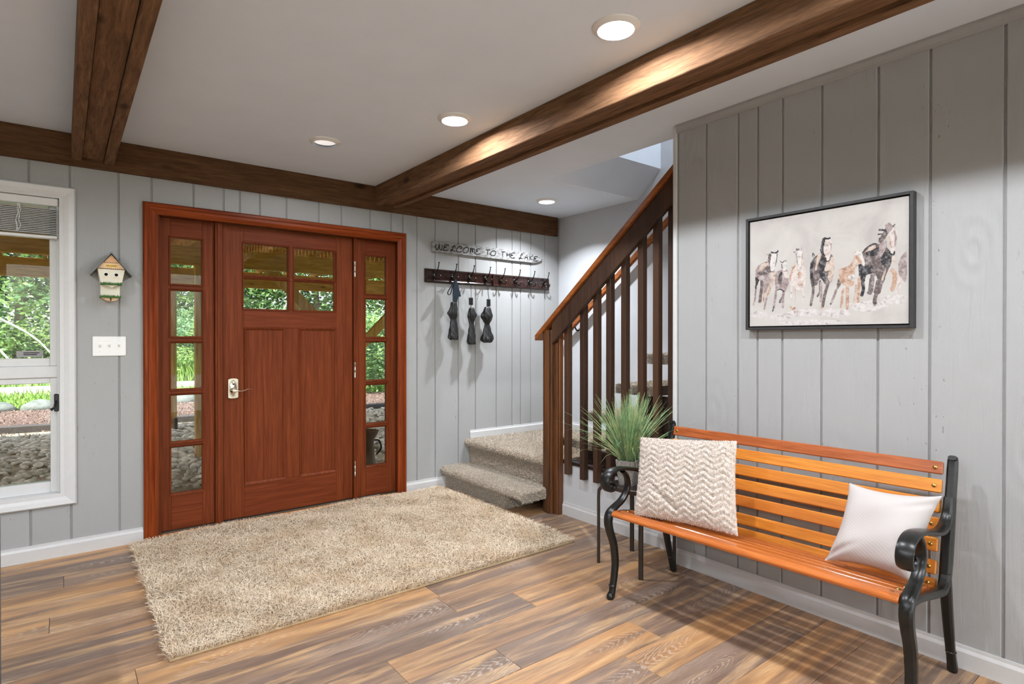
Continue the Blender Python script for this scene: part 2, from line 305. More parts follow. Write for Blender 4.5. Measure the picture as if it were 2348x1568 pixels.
HORSES=[(2,0,[(1358,614),(1324,576),(1306,522),(1306,444),(1326,404),(1360,384)]),(5,26,[(1316,410),(1306,332),(1292,278)]),(5,0,[(432,544),(452,588),(482,600),(542,584),(572,542),(572,472),(564,382),(514,364),(472,378),(442,446),(428,494)]),(3,17,[(478,596),(452,558),(436,514),(432,452)]),(6,0,[(482,698),(502,714),(538,710),(542,654),(532,596),(512,584),(498,610),(490,660)]),(2,10,[(484,702),(492,660),(498,604)]),(4,0,[(538,706),(548,644),(548,584),(528,586),(532,646)]),(0,24,[(484,734),(516,734)]),(1,10,[(462,714),(482,712)]),(2,10,[(532,726),(536,752)]),(3,0,[(498,512),(512,532),(532,524),(540,498),(528,472),(506,476)]),(4,0,[(498,432),(528,450),(552,428),(538,398),(508,404)]),(5,21,[(442,452),(444,380),(440,298)]),(4,12,[(480,378),(478,240)]),(5,15,[(544,372),(554,312),(544,262)]),(2,0,[(96,586),(124,626),(168,648),(230,652),(246,614),(284,558),(294,516),(274,464),(246,394),(220,352),(180,376),(152,400),(146,470),(124,486),(94,522)]),(1,0,[(164,568),(202,608),(234,604),(240,556),(192,530),(142,528),(118,552)]),(4,0,[(136,614),(174,642),(224,646),(212,618),(168,590),(124,568)]),(4,0,[(252,550),(294,552),(290,494),(258,424),(230,346),(208,374),(236,452)]),(1,0,[(218,690),(234,730),(256,708),(246,662),(256,582),(234,552),(230,606)]),(6,0,[(246,688),(262,722),(304,718),(304,666),(288,600),(272,558),(248,562),(240,604)]),(0,15,[(246,740),(272,730),(304,730),(318,748)]),(0,7,[(234,554),(272,554)]),(1,10,[(308,718),(302,660),(288,600)]),(2,12,[(202,722),(230,716)]),(2,11,[(210,670),(234,672)]),(0,0,[(90,522),(130,486),(110,434),(104,400),(90,400),(94,462)]),(2,17,[(100,402),(94,350),(88,296),(76,258),(74,240)]),(1,31,[(158,484),(156,400),(144,336),(142,294),(134,264)]),(3,17,[(188,386),(178,324),(176,270)]),(3,26,[(224,374),(212,322)]),(2,18,[(206,312),(194,258),(182,196)]),(2,0,[(286,516),(306,550),(348,562),(380,570),(410,536),(416,432),(400,382),(380,354),(358,376),(328,382),(298,380),(286,438)]),(1,0,[(326,522),(352,546),(356,478),(348,432),(318,430),(316,482)]),(0,0,[(332,528),(356,546),(354,500),(324,496)]),(5,0,[(368,544),(410,536),(414,484),(380,492)]),(6,0,[(352,592),(358,624),(400,620),(402,578),(390,558),(374,550),(356,562)]),(1,8,[(336,646),(358,628),(374,642),(398,642)]),(1,14,[(352,614),(356,572)]),(2,22,[(300,378),(292,316),(282,254),(268,198)]),(0,19,[(280,224),(264,176)]),(1,21,[(370,358),(362,312),(340,278),(334,252)]),(2,23,[(370,364),(364,286),(364,204)]),(0,10,[(306,374),(332,382),(358,372),(374,354)]),(3,16,[(432,224),(452,190),(474,204),(474,154)]),(1,0,[(612,558),(636,632),(698,680),(726,696),(796,650),(814,576),(810,484),(788,412),(744,396),(700,456),(672,402),(636,404),(612,482)]),(0,0,[(612,596),(662,656),(636,566),(640,462),(650,376),(626,378),(610,482)]),(0,0,[(690,588),(726,658),(744,600),(744,546),(718,502),(754,480),(762,450),(736,426),(708,456),(682,532)]),(4,0,[(672,656),(708,670),(680,588),(662,524),(654,554)]),(4,0,[(752,600),(806,632),(814,520),(788,422),(762,450),(770,514),(736,518)]),(5,0,[(726,770),(744,796),(788,780),(796,724),(784,652),(766,604),(748,614),(730,686)]),(0,0,[(708,754),(716,800),(744,810),(734,760),(726,696),(744,638),(716,660),(698,698)]),(0,16,[(730,802),(770,796),(782,806)]),(0,8,[(744,634),(752,600),(774,602),(788,624)]),(2,13,[(790,752),(788,688)]),(0,7,[(648,658),(640,682),(632,678),(636,650)]),(1,23,[(640,396),(636,320),(622,254),(618,212)]),(1,18,[(696,438),(696,344),(672,290)]),(2,21,[(704,418),(708,316),(702,242)]),(1,26,[(770,422),(744,332),(728,258),(718,194)]),(3,29,[(704,200),(718,192)]),(3,33,[(1252,482),(1276,448),(1276,374),(1256,302)]),(4,0,[(1250,584),(1280,580),(1276,526),(1252,506)]),(1,0,[(1040,636),(1066,674),(1118,706),(1164,696),(1220,666),(1250,596),(1252,528),(1222,458),(1202,386),(1172,342),(1156,406),(1140,442),(1114,404),(1094,470),(1062,500),(1056,560)]),(4,0,[(1056,640),(1092,676),(1134,694),(1140,666),(1108,646),(1076,632)]),(0,0,[(1008,542),(1030,550),(1066,524),(1108,532),(1120,472),(1078,454),(1066,442),(1056,392),(1030,404),(1014,458)]),(0,0,[(1060,640),(1108,652),(1150,670),(1160,640),(1140,608),(1088,608)]),(0,9,[(1038,636),(1066,674),(1118,704),(1154,698)]),(0,0,[(1186,602),(1220,644),(1250,618),(1254,538),(1226,490),(1206,510),(1180,546)]),(2,0,[(1164,674),(1180,728),(1210,758),(1220,678),(1200,624),(1170,594)]),(1,39,[(1240,850),(1220,796),(1196,754),(1170,708)]),(0,15,[(1160,814),(1200,806),(1236,794)]),(0,12,[(1154,778),(1190,778)]),(0,12,[(1162,742),(1186,742)]),(2,43,[(1220,854),(1240,822),(1230,790)]),(5,0,[(1240,772),(1270,818),(1290,792),(1290,702),(1280,648),(1270,616),(1250,618),(1244,692)]),(3,0,[(1232,756),(1250,720),(1254,652),(1238,698)]),(2,14,[(1274,794),(1284,732),(1278,660)]),(0,12,[(1246,608),(1270,598),(1276,626)]),(1,17,[(1262,824),(1280,844)]),(4,0,[(1196,460),(1216,486),(1202,414),(1182,388)]),(0,26,[(1040,398),(1048,340),(1038,294),(1032,276)]),(3,24,[(1014,446),(1014,342),(1004,254),(1010,220)]),(1,38,[(1114,426),(1106,352),(1102,318),(1086,290)]),(1,52,[(1170,400),(1160,344),(1146,286)]),(1,29,[(1146,292),(1134,242),(1134,202)]),(3,0,[(854,484),(858,520),(904,534),(942,548),(970,592),(980,626),(1014,600),(1014,552),(986,514),(976,450),(976,392),(944,364),(904,378),(870,400),(856,442)]),(4,0,[(970,580),(986,614),(1024,574),(998,542),(960,510)]),(6,0,[(980,644),(996,660),(1028,644),(1046,596),(1062,548),(1046,532),(1030,556),(1002,594)]),(3,0,[(992,630),(1024,598),(1038,550),(1014,558),(986,602)]),(3,14,[(978,648),(994,656)]),(3,14,[(1018,654),(1020,668)]),(6,0,[(926,454),(970,468),(982,414),(948,418)]),(1,0,[(848,442),(870,400),(856,364),(832,342),(840,396)]),(2,21,[(834,348),(814,288),(788,226)]),(0,22,[(782,224),(794,226)]),(3,21,[(898,350),(882,308),(880,244),(872,184)]),(3,27,[(922,372),(924,288),(922,170)]),(4,22,[(982,396),(992,320),(988,272),(972,210)])]
LETTERS=[[(39,73),(35,56),(36,35),(45,28),(56,34),(63,56),(66,76),(69,56),(72,36),(85,29),(95,48),(94,74)],[(163,76),(143,77),(121,72),(112,63),(121,56),(140,58),(121,54),(109,42),(112,29),(133,28),(158,35)],[(220,61),(222,74),(211,76),(200,64),(197,48),(191,36),(183,29),(177,34),(184,40),(195,37),(208,33),(222,29)],[(279,55),(288,67),(282,76),(265,74),(246,60),(236,41),(242,29),(261,27),(277,31),(288,39)],[(332,74),(306,55),(303,36),(325,25),(351,41),(358,63),(348,76),(322,70)],[(371,70),(381,68),(377,30),(379,49),(394,73),(399,67),(397,34),(400,56),(413,71),(418,63),(417,30)],[(483,74),(460,74),(440,67),(437,57),(457,55),(437,46),(428,34),(440,26),(463,26),(482,35)],[(538,73),(587,75)],[(562,72),(558,32)],[(623,75),(599,57),(593,37),(607,27),(635,34),(649,55),(643,70),(619,73)],[(709,70),(756,74)],[(729,72),(725,28)],[(774,70),(772,32)],[(809,70),(805,31)],[(773,48),(807,51)],[(868,70),(843,73),(822,63),(820,54),(843,51),(820,44),(816,32),(834,24),(866,30)],[(953,59),(953,71),(942,72),(936,55),(932,38),(921,25),(917,31),(932,34),(957,26)],[(981,30),(1007,71),(1018,25)],[(990,43),(1016,45)],[(1046,69),(1042,29)],[(1079,71),(1044,44),(1070,28)],[(1141,63),(1110,65),(1095,55),(1097,47),(1119,45),(1097,37),(1090,26),(1106,19),(1139,25)]]
# ---------------------------------------------------------------- the room
ZC = 2.413; YB = 4.18; XR = 2.675; XS = 3.83
def struct(o, label, cat): return tag(o, label, cat, kind='structure')
# floor
fl = struct(box('floor', -4.1, 3.95, -1.6, 4.36, -.12, -.0045, 'floor_gap', bevel=0), 'multi-tone brown wood plank floor of the entry hall', 'floor')
PW, PL = .178, 1.22
pl_mesh = {}
def plank(x0, x1, y0, y1, far=False):
    L = round(x1 - x0, 3); Wd = round(y1 - y0, 3); key = (L, Wd)
    if key not in pl_mesh:
        g = .0007; o = box('plank', -L / 2 + g, L / 2 - g, -Wd / 2 + g, Wd / 2 - g, -.0045, 0, 'floor_plank', None, .0012); pl_mesh[key] = o.data; bpy.data.objects.remove(o)
    o = bpy.data.objects.new('plank', pl_mesh[key]); COL.objects.link(o); o.location = ((x0 + x1) / 2, (y0 + y1) / 2, 0); o.parent = fl
y = 2.22 - PW * 13; row = 0
offs = [.31, .83, 1.09, .52, .17, .95, .66]
while y < YB:
    y1 = min(y + PW, YB + .01); x = -1.7 + offs[row % 7] * 1.0 - PL + (row * .37 % .4)
    while x < 2.86:
        a, b = max(x, -1.7), min(x + PL, 2.86)
        if b - a > .03: plank(a, b, y, y1)
        x += PL
    y = y1; row += 1
boxes('plank_field', [(-4.1, -1.7, -1.6, 4.18, -.0045, -.0002), (-1.7, 3.83, -1.6, 2.22 - PW * 13, -.0045, -.0002)], 'floor_plank', fl)['kind'] = 'stuff'
# ceiling with stair opening
ce = struct(boxes('ceiling', [(-4.1, 2.83, -1.6, 4.338, ZC, ZC + .2), (2.83, 3.95, 3.19, 4.338, ZC, ZC + .2)], 'ceiling_paint'), 'flat pale grey painted ceiling between the timber beams', 'ceiling')
# panelled walls
def carve(x0, x1, z0, z1, holes):
    rects = [(x0, x1, z0, z1)]
    for (a, b, c, d) in holes:
        new = []
        for (p, q, r, s) in rects:
            if b <= p or a >= q or d <= r or c >= s: new.append((p, q, r, s)); continue
            if a > p: new.append((p, a, r, s))
            if b < q: new.append((b, q, r, s))
            m, n = max(p, a), min(q, b)
            if c > r: new.append((m, n, r, c))
            if d < s: new.append((m, n, d, s))
        rects = new
    return rects
def carve_v(p, q, r, s, holes):   # boards keep their full width above and below an opening
    out, spans = [], [(r, s)]
    for (a, b, c, d) in holes:
        if b <= p or a >= q: continue
        new = []
        for (z0, z1) in spans:
            if d <= z0 or c >= z1: new.append((z0, z1)); continue
            if c > z0: new.append((z0, c))
            if d < z1: new.append((d, z1))
            m, n = max(z0, c), min(z1, d)
            if a > p: out.append((p, a, m, n))
            if b < q: out.append((b, q, m, n))
        spans = new
    return out + [(p, q, z0, z1) for z0, z1 in spans]
HD = (.44, 2.14, -1, 2.03); HW = (-1.62, 0.0, .35, 2.05)
G = [-1.2067, -1.05, -.802, -.62, -.39, -.22, -.144 + .0, .036, .267, .436, .664, .841, .94, 1.067, 1.244, 1.472, 1.642, 1.87, 2.045, 2.148, 2.273, 2.443, 2.67, 2.846, 3.072, 3.251, 3.351, 3.474, 3.648, 3.83]
G = [-4.1, -3.86, -3.63, -1.7, -3.22, -3.0, -2.8, -2.6, -2.4, -2.2, -2.0, -1.77, -1.55, -1.37, -1.2067, -.97, -.77, -.54, -.37, -.144] + G[7:]
wb = struct(boxes('wall_back', [(p, q, 4.186, 4.34, r, s) for p, q, r, s in carve(-4.1, 3.95, 0, ZC, [HD, HW])], 'groove_paint'), 'pale grey vertical board wall around the front door', 'wall')
GAP = .0045
def chamfer_board(name, u0, u1, z0, z1, f, axis, parent, t=.006, ch=.0025, mat='wall_paint'):
    # f: front coordinate, board thickness t going away from the room (+)
    pts = [(u0, f + t), (u0, f + ch), (u0 + ch, f), (u1 - ch, f), (u1, f + ch), (u1, f + t)]
    if axis == 'x': return prism(name, pts, 'z', z0, z1, mat, parent)
    return prism(name, [(b, a) for a, b in pts], 'z', z0, z1, mat, parent)
for a, b in zip(G[:-1], G[1:]):
    for (p, q, r, s) in carve_v(a + GAP, b - GAP, .0, ZC - .002, [HD, HW, (-9, 9, 2.3, 3)]):
        if q - p > .012 and s - r > .01: chamfer_board('board', p, q, r, s, YB, 'x', wb)
wr = struct(boxes('wall_right', [(XR + .006, 2.80, -1.6, 1.975, 0, ZC)], 'groove_paint'), 'pale grey vertical board wall behind the bench', 'wall')
GR = [1.952, 1.775, 1.593, 1.49, 1.367, 1.189, .963, .781, .554, .379, .277, .152, -.025, -.252, -.43, -.66, -.83, -.93, -1.06, -1.24, -1.46, -1.6]
for b, a in zip(GR[:-1], GR[1:]): chamfer_board('board', a + GAP, b - GAP, 0, ZC - .002, XR, 'y', wr)
struct(boxes('trim_1', [(XR - .006, 2.803, 1.957, 1.982, 0, ZC - .002)], 'trim_paint', bevel=.003), 'grey corner board closing the bench wall at the stair', 'trim')
struct(prism('trim_2', [(XR + .004, ZC - .001), (XR - .016, ZC - .001), (XR - .016, ZC - .012), (XR - .008, ZC - .03), (XR - .006, ZC - .042), (XR + .004, ZC - .044)], 'y', -1.6, 1.957, 'wall_paint'), 'slim grey crown strip along the top of the bench wall', 'trim')
def baseboard(name, pts, t, label, d, h=.088, z=0.0):
    (x0, y0), (x1, y1) = pts; prof = [(0, 0), (t, 0), (t, h * .72), (t * .55, h * .86), (t * .5, h), (0, h)]
    vs = []
    for (x, y) in pts: vs += [(x + d[0] * a, y + d[1] * a, z + b) for a, b in prof]
    return struct(mesh(name, vs, ring_faces(2, 6), 'trim_paint'), label, 'baseboard')
baseboard('baseboard_left', [(-4.1, YB), (.386, YB)], .014, 'pale grey baseboard under the window wall left of the door', (0, -1))
baseboard('baseboard_back', [(2.17, YB), (2.545, YB)], .014, 'short pale baseboard between front door and carpeted step', (0, -1))
baseboard('baseboard_landing', [(2.784, YB), (XS, YB)], .014, 'pale baseboard on the back wall above the stair landing', (0, -1), .07, .378)
baseboard('baseboard_stair', [(XS, YB), (XS, 2.6)], .014, 'pale baseboard along the smooth stair wall at the landing', (-1, 0), .07, .378)
baseboard('baseboard_right', [(XR, -1.6), (XR, 1.975)], .012, 'grey baseboard along the board wall behind the bench', (-1, 0))
baseboard('baseboard_knee', [(2.80, 1.982), (2.80, 3.03)], .012, 'grey baseboard at the foot of the low stair wall', (-1, 0))
# stair enclosure
struct(box('wall_stair', XS, 3.95, -1.2, 4.36, -.1, 5.0, 'drywall', bevel=0), 'smooth pale grey wall rising beside the staircase', 'wall')
struct(boxes('wall_knee', [(2.80, 2.855, 1.982, 3.03, 0, .375)], 'drywall'), 'low grey wall under the stair balusters', 'wall')
struct(prism('wall_soffit', [(3.19, ZC), (2.962, 2.618), (2.962, 4.9), (3.3, 4.9), (3.3, ZC + .1), (3.19, ZC + .1)], 'x', 2.83, XS, 'ceiling_paint'), 'sloped pale soffit over the stair opening', 'wall')
struct(boxes('wall_upper', [(2.72, 2.828, -1.2, 3.3, ZC + .2, 5.0), (2.72, XS, -1.3, -1.2, 0, 5.0), (2.72, 3.95, -1.3, 3.4, 4.9, 5.0)], 'drywall'), 'pale upstairs walls seen through the stair opening', 'wall')
# room behind the camera: left wall and rear wall, its tall windows added to let daylight in
struct(box('wall_left', -4.25, -4.1, -1.6, 4.36, 0, ZC, 'drywall', bevel=0), 'plain pale grey side wall left of the room', 'wall')
RW = [(-3.9, -.85, .05, 2.3), (-.65, 2.4, .05, 2.3)]
struct(boxes('wall_rear', [(p, q, -1.75, -1.6, r, s) for p, q, r, s in carve(-4.25, 3.95, 0, ZC, RW)], 'drywall'), 'pale rear wall with two wide windows added for daylight', 'wall')
for i, (a, b, c, d) in enumerate(RW):
    w = thing('window_%d' % (4 + i), 'added unseen wide rear window %s of the lake wall' % ('on the left' if i == 0 else 'on the right'), 'window', (a, -1.7, c), kind='structure')
    boxes('window_frame', [(a, a + .06, -1.72, -1.66, c, d), (b - .06, b, -1.72, -1.66, c, d), (a, b, -1.72, -1.66, c, c + .06), (a, b, -1.72, -1.66, d - .06, d), ((a + b) / 2 - .03, (a + b) / 2 + .03, -1.72, -1.66, c, d)], 'window_vinyl', w)
    box('pane', a + .05, b - .05, -1.692, -1.688, c + .05, d - .05, 'pane_glass', w, 0)
    ld = bpy.data.lights.new('daylight_portal', 'AREA'); ld.shape = 'RECTANGLE'; ld.size = b - a; ld.size_y = d - c; ld.cycles.is_portal = True
    lo = bpy.data.objects.new('daylight_portal', ld); COL.objects.link(lo); lo.location = ((a + b) / 2, -1.76, (c + d) / 2); lo.rotation_euler = (R(90), 0, 0)
# beams
def beam_y(name, x0, x1, label):
    t = thing(name, label, 'beam', (x0, YB, 2.265), group='ceiling beams')
    box('side_board', x0, x0 + .048, -1.6, 4.15, 2.265, ZC, 'beam_wood_y', t, .003); box('side_board', x1 - .048, x1, -1.6, 4.15, 2.265, ZC, 'beam_wood_y', t, .003)
    box('bottom_board', x0 + .050, x1 - .050, -1.6, 4.15, 2.283, 2.31, 'beam_wood_y', t, .002)
beam_y('ceiling_beam', 1.897, 2.092, 'rough brown boxed ceiling beam running above the stair side, lit by the downlights')
beam_y('ceiling_beam', .043, .243, 'dark brown boxed ceiling beam above the window side')
tag(box('wall_beam', -4.1, 3.795, 4.150, 4.179, 2.232, ZC, 'beam_wood_x', None, .003), 'dark brown timber board along the top of the door wall', 'beam')
# downlights
def downlight(x, y, label, watts, spread=180, dim=False, z=ZC, group='recessed downlights'):
    t = thing('recessed_light', label, 'ceiling light', (x, y, z), group=group)
    lathe('trim_ring', [(.0665, -.001), (.0665, -.013), (.0685, -.015), (.076, -.011), (.088, -.005), (.090, 0), (.0665, 0)], 40, 'lamp_trim', (x, y, z), t, caps=False)
    lathe('lens', [(.0001, -.003), (.066, -.003), (.066, -.001), (.0001, -.001)], 32, 'lamp_lens_dim' if dim else 'lamp_lens', (x, y, z), t, caps=False)
    if dim: lathe('gasket', [(.0645, -.003), (.0645, -.0145), (.0668, -.0155), (.0668, -.003)], 40, 'hole_black', (x, y, z), t, caps=False)
    if watts:
        d = bpy.data.lights.new('downlight', 'AREA'); d.shape = 'DISK'; d.size = .07; d.energy = watts; d.spread = R(spread); d.color = (.93, .97, 1.04)
        o = bpy.data.objects.new('downlight', d); COL.objects.link(o); o.location = (x, y, z - .0045); o.parent = t; o.matrix_parent_inverse = inv(t)
downlight(1.647, 1.481, 'bright round recessed light nearest the camera, beside the lit beam', LAMP_W)
downlight(1.653, 2.623, 'bright round recessed light in the middle of the hall ceiling', LAMP_W)
downlight(1.234, 3.399, 'dim round recessed light above the front door', 3, dim=True)
downlight(3.249, 3.696, 'small bright recessed light above the stair landing', LAMP_W * 1.1, 125)
for i, (x, y) in enumerate([(1.65, .34), (1.65, -.8), (-.95, 2.1), (-.95, .9), (-.95, -.5), (-2.8, 1.5), (-2.8, .1)]):  # rear and far left ones are added, unseen, to brighten the room
    downlight(x, y, ['recessed light above the bench end, out of view', 'added unseen recessed light behind the viewer, bench side', 'recessed light left of the window beam near the door wall', 'recessed light left of the window beam, mid room', 'added unseen recessed light left of the window beam, rear', 'added unseen far left recessed light above the sofa side', 'added unseen far left recessed light toward the rear windows'][i], LAMP_W * (1 if i < 2 else 1.3))
downlight(3.33, 1.4, 'added unseen upstairs ceiling light brightening the stair opening', 45, z=4.898)  # lamp added out of view to brighten the upstairs walls
# ---------------------------------------------------------------- front door unit
YD = 4.25
def frame_strip(name, x0, x1, z0, z1, w, y0, y1, mat, parent, mitre=True):
    # picture-frame moulding, outer x0..x1 z0..z1, width w, profile from y1 (wall) to y0 (front)
    rings = [(0, y1), (0, y0 + (y1 - y0) * .35), (w * .12, y0), (w * .5, y0 + (y1 - y0) * .15), (w * .85, y0 + (y1 - y0) * .45), (w, y0 + (y1 - y0) * .6), (w, y1)]
    vs = []
    for d, yy in rings: vs += [(x0 + d, yy, z0 + d), (x1 - d, yy, z0 + d), (x1 - d, yy, z1 - d), (x0 + d, yy, z1 - d)]
    fs = []
    for r in range(len(rings)):
        a, b = r * 4, ((r + 1) % len(rings)) * 4
        for i in range(4): j = (i + 1) % 4; fs.append((a + i, a + j, b + j, b + i))
    return mesh(name, vs, fs, mat, parent)
ca = thing('trim_3', 'reddish stained wood casing around the front door and sidelights', 'door trim', (1.27, YB, 0), kind='structure')
CP = [(0, 4.182), (0, 4.162), (.008, 4.154), (.022, 4.153), (.030, 4.160), (.046, 4.160), (.058, 4.166), (.070, 4.172), (.070, 4.182)]
def casing(name, pts, mat):
    vs = []
    for P in pts: vs += [P(a, b) for a, b in CP]
    return mesh(name, vs, ring_faces(2, len(CP)), mat, ca)
casing('casing_side', [lambda a, b: (.388 + a, b, 0), lambda a, b: (.388 + a, b, 2.08 - a)], 'casing_wood')
casing('casing_side', [lambda a, b: (2.168 - a, b, 0), lambda a, b: (2.168 - a, b, 2.08 - a)], 'casing_wood')
casing('casing_head', [lambda a, b: (.388 + a, b, 2.08 - a), lambda a, b: (2.168 - a, b, 2.08 - a)], 'casing_head_wood')
for x0, x1 in ((.440, .470), (2.131, 2.150)): box('jamb', x0, x1, 4.172, 4.335, 0, 2.03, 'door_wood', ca)
box('jamb_head', .440, 2.150, 4.172, 4.335, 2.012, 2.04, 'door_rail_wood', ca)
for x0, x1 in ((.798, .843), (1.758, 1.786)):
    m = box('mullion', x0, x1, 4.225, 4.335, .012, 2.012, 'door_wood', ca, .003); box('mullion_bead', x0 + .012, x1 - .012, 4.219, 4.226, .012, 2.012, 'door_wood', m, .002)
for x0, x1 in ((.470, .482), (2.118, 2.131)): box('stop', x0, x1, 4.20, 4.245, 0, 2.012, 'door_wood', ca)
box('sill', .44, 2.15, 4.160, 4.335, -.004, .008, 'sill_wood', ca); box('threshold', .47, 2.131, 4.222, 4.30, .006, .016, 'threshold_metal', ca)
def leaf(t, x0, x1, z0, z1, panes, stile_l, stile_r, panels=(), y0=YD, th=.04):
    gx0 = min(p[0] for p in list(panes) + list(panels)); gx1 = max(p[1] for p in list(panes) + list(panels))
    box('stile', x0, gx0, y0, y0 + th, z0, z1, 'door_wood', t); box('stile', gx1, x1, y0, y0 + th, z0, z1, 'door_wood', t)
    # rails and muntins: rows
    rows = sorted(set((p[2], p[3]) for p in list(panes) + list(panels))); zs = [z0] + [z for r in rows for z in r] + [z1]
    for i in range(0, len(zs), 2): box('rail' if zs[i + 1] - zs[i] > .06 else 'muntin', gx0, gx1, y0 + (0 if zs[i + 1] - zs[i] > .06 else .002), y0 + th, zs[i], zs[i + 1], 'door_rail_wood', t)
    for r in rows:
        cols = sorted(p for p in list(panes) + list(panels) if (p[2], p[3]) == r)
        for a, b in zip(cols[:-1], cols[1:]): box('muntin' if b[0] - a[1] < .06 else 'stile', a[1], b[0], y0 + .001, y0 + th, r[0], r[1], 'door_wood', t)
    for p in panes:
        g = box('pane', p[0] - .004, p[1] + .004, y0 + .019, y0 + .023, p[2] - .004, p[3] + .004, 'pane_glass', t, 0)
        frame_strip('glazing_bead', p[0] - .011, p[1] + .011, p[2] - .011, p[3] + .011, .013, y0 - .006, y0 + .019, 'door_wood', t)
    for p in panels:
        box('panel', p[0] - .002, p[1] + .002, y0 + .012, y0 + th - .004, p[2] - .002, p[3] + .002, 'door_wood', t, 0)
        frame_strip('panel_bead', p[0] - .006, p[1] + .006, p[2] - .006, p[3] + .006, .018, y0 - .004, y0 + .013, 'door_wood', t)
ZR = [(.247, .543), (.579, .877), (.917, 1.213), (1.255, 1.551), (1.592, 1.888)]
w2 = thing('window_2', 'left five-pane wooden sidelight beside the front door', 'sidelight', (.63, YD, 0), kind='structure'); leaf(w2, .484, .797, .016, 2.010, [(.545, .724, a, b) for a, b in ZR], 0, 0)
w3 = thing('window_3', 'right five-pane wooden sidelight next to the door hinges', 'sidelight', (1.95, YD, 0), kind='structure'); leaf(w3, 1.787, 2.117, .016, 2.010, [(1.864, 2.039, a, b) for a, b in ZR], 0, 0)
dr = thing('door_1', 'reddish brown wooden front door with four panes over two panels', 'door', (1.30, YD, 0), kind='structure')
leaf(dr, .847, 1.754, .018, 2.008, [(.979, 1.276, 1.447, 1.653), (1.319, 1.612, 1.447, 1.653), (.979, 1.276, 1.679, 1.894), (1.319, 1.612, 1.679, 1.894)], 0, 0, [(.986, 1.252, .242, 1.315), (1.357, 1.629, .242, 1.315)])
for z in (1.714, .943, .188):
    h = lathe('hinge', [(.0001, 0), (.007, 0), (.007, .036), (.0062, .037), (.0062, .039), (.007, .04), (.007, .078), (.0062, .079), (.0062, .081), (.007, .082), (.007, .117), (.0001, .117)], 12, 'nickel', (1.764, YD - .026, z), dr, caps=False)
    box('hinge_leaf', 1.757, 1.771, YD - .020, YD - .002, z, z + .117, 'nickel', h, 0)
lp = prism('lock_plate', [(-.033, -.062), (-.016, -.067), (.016, -.067), (.033, -.062), (.033, .062), (.02, .069), (0, .071), (-.02, .069), (-.033, .062)], 'y', 0, .012, 'nickel', None, .002)
lp.data.transform(Matrix.Translation((.909, YD - .012, .903))); lp.parent = dr; lp.matrix_parent_inverse = inv(dr); tag(lp, 'satin nickel lock plate')
ov = lathe('escutcheon', [(.0001, -.007), (.012, -.0065), (.020, -.003), (.0225, -.0005), (.024, -.0035), (.0265, -.0035), (.028, 0)], 28, 'nickel', (0, 0, 0), None, axis='y')
ov.data.transform(Matrix.Translation((.909, YD - .012, .903)) @ Matrix.Diagonal((1, 1, 2.05, 1))); ov.parent = lp; ov.matrix_parent_inverse = wmat(lp).inverted()
lathe('rose', [(.0001, -.04), (.012, -.04), (.014, -.03), (.014, -.012), (.02, -.004), (.02, 0)], 20, 'nickel', (.909, YD - .012, .893), lp, axis='y', caps=False)
sweep('lever', [(.905, YD - .055, .893), (.925, YD - .058, .892), (.945, YD - .058, .888), (.97, YD - .056, .892), (.995, YD - .054, .900), (1.022, YD - .052, .897)], (0, 1, 0), [.018, .016, .012, .012, .012, .006], [.02, .016, .008, .006, .005, .003], 'nickel', lp)
tube('lever_spindle', [(.909, YD - .03, .893), (.909, YD - .06, .893)], .009, 'nickel', lp, sub=1)
lathe('key_slot', [(.0001, -.0075), (.005, -.0075), (.005, -.004)], 12, 'hole_black', (.909, YD - .012, .934), lp, axis='y', caps=False)

# ---------------------------------------------------------------- left window
w1 = thing('window_1', 'white framed window with raised blind left of the birdhouse', 'window', (-.8, YB, .35), kind='structure')
frame_strip('window_casing', -1.68, .061, .291, 2.104, .064, 4.156, 4.182, 'window_vinyl', w1)
boxes('window_jamb', [(-.014, .006, 4.166, 4.33, .34, 2.06), (-1.626, -1.606, 4.166, 4.33, .34, 2.06), (-1.606, -.014, 4.166, 4.33, 2.036, 2.06), (-1.606, -.014, 4.166, 4.33, .34, .362)], 'window_vinyl', w1)
def sash(nm, x0, x1, z0, z1, w, y0, y1, wb_=None, wt=None):
    wb_ = wb_ or w; wt = wt or w
    s = boxes(nm, [(x0, x0 + w, y0, y1, z0, z1), (x1 - w, x1, y0, y1, z0, z1), (x0 + w, x1 - w, y0, y1, z0, z0 + wb_), (x0 + w, x1 - w, y0, y1, z1 - wt, z1)], 'window_vinyl', w1, bevel=.003)
    box('pane', x0 + w - .004, x1 - w + .004, (y0 + y1) / 2 + .006, (y0 + y1) / 2 + .01, z0 + wb_ - .004, z1 - wt + .004, 'pane_glass', w1, 0); return s
sash('upper_sash', -1.606, -.014, 1.085, 2.036, .044, 4.225, 4.275, .045)
box('meeting_rail', -1.606, -.014, 4.212, 4.285, 1.018, 1.085, 'window_vinyl', w1, .004)
lo = sash('lower_sash', -1.606, -.014, .362, 1.018, .043, 4.222, 4.275, .062, .032)
boxes('sash_stop', [(-.026, -.014, 4.20, 4.222, .362, 2.036)], 'window_vinyl', w1, bevel=.002)
hb = box('crank_handle', -.040, -.018, 4.196, 4.222, .825, .925, 'black_plastic', w1, .004); hb['label'] = 'black window latch'
sweep('latch_lever', [(-.030, 4.197, .885), (-.034, 4.182, .872), (-.040, 4.176, .85), (-.055, 4.172, .838)], (0, 0, 1), [.012, .014, .012, .016], [.01, .01, .01, .014], 'black_plastic', hb)
st = box('sticker', -.205, -.088, 4.2545, 4.2556, 1.137, 1.172, 'sticker_grey', w1, 0)
boxes('print_line', [(-.175, -.105, 4.2538, 4.2545, 1.158, 1.163), (-.175, -.115, 4.2538, 4.2545, 1.148, 1.153)], 'ink', st)
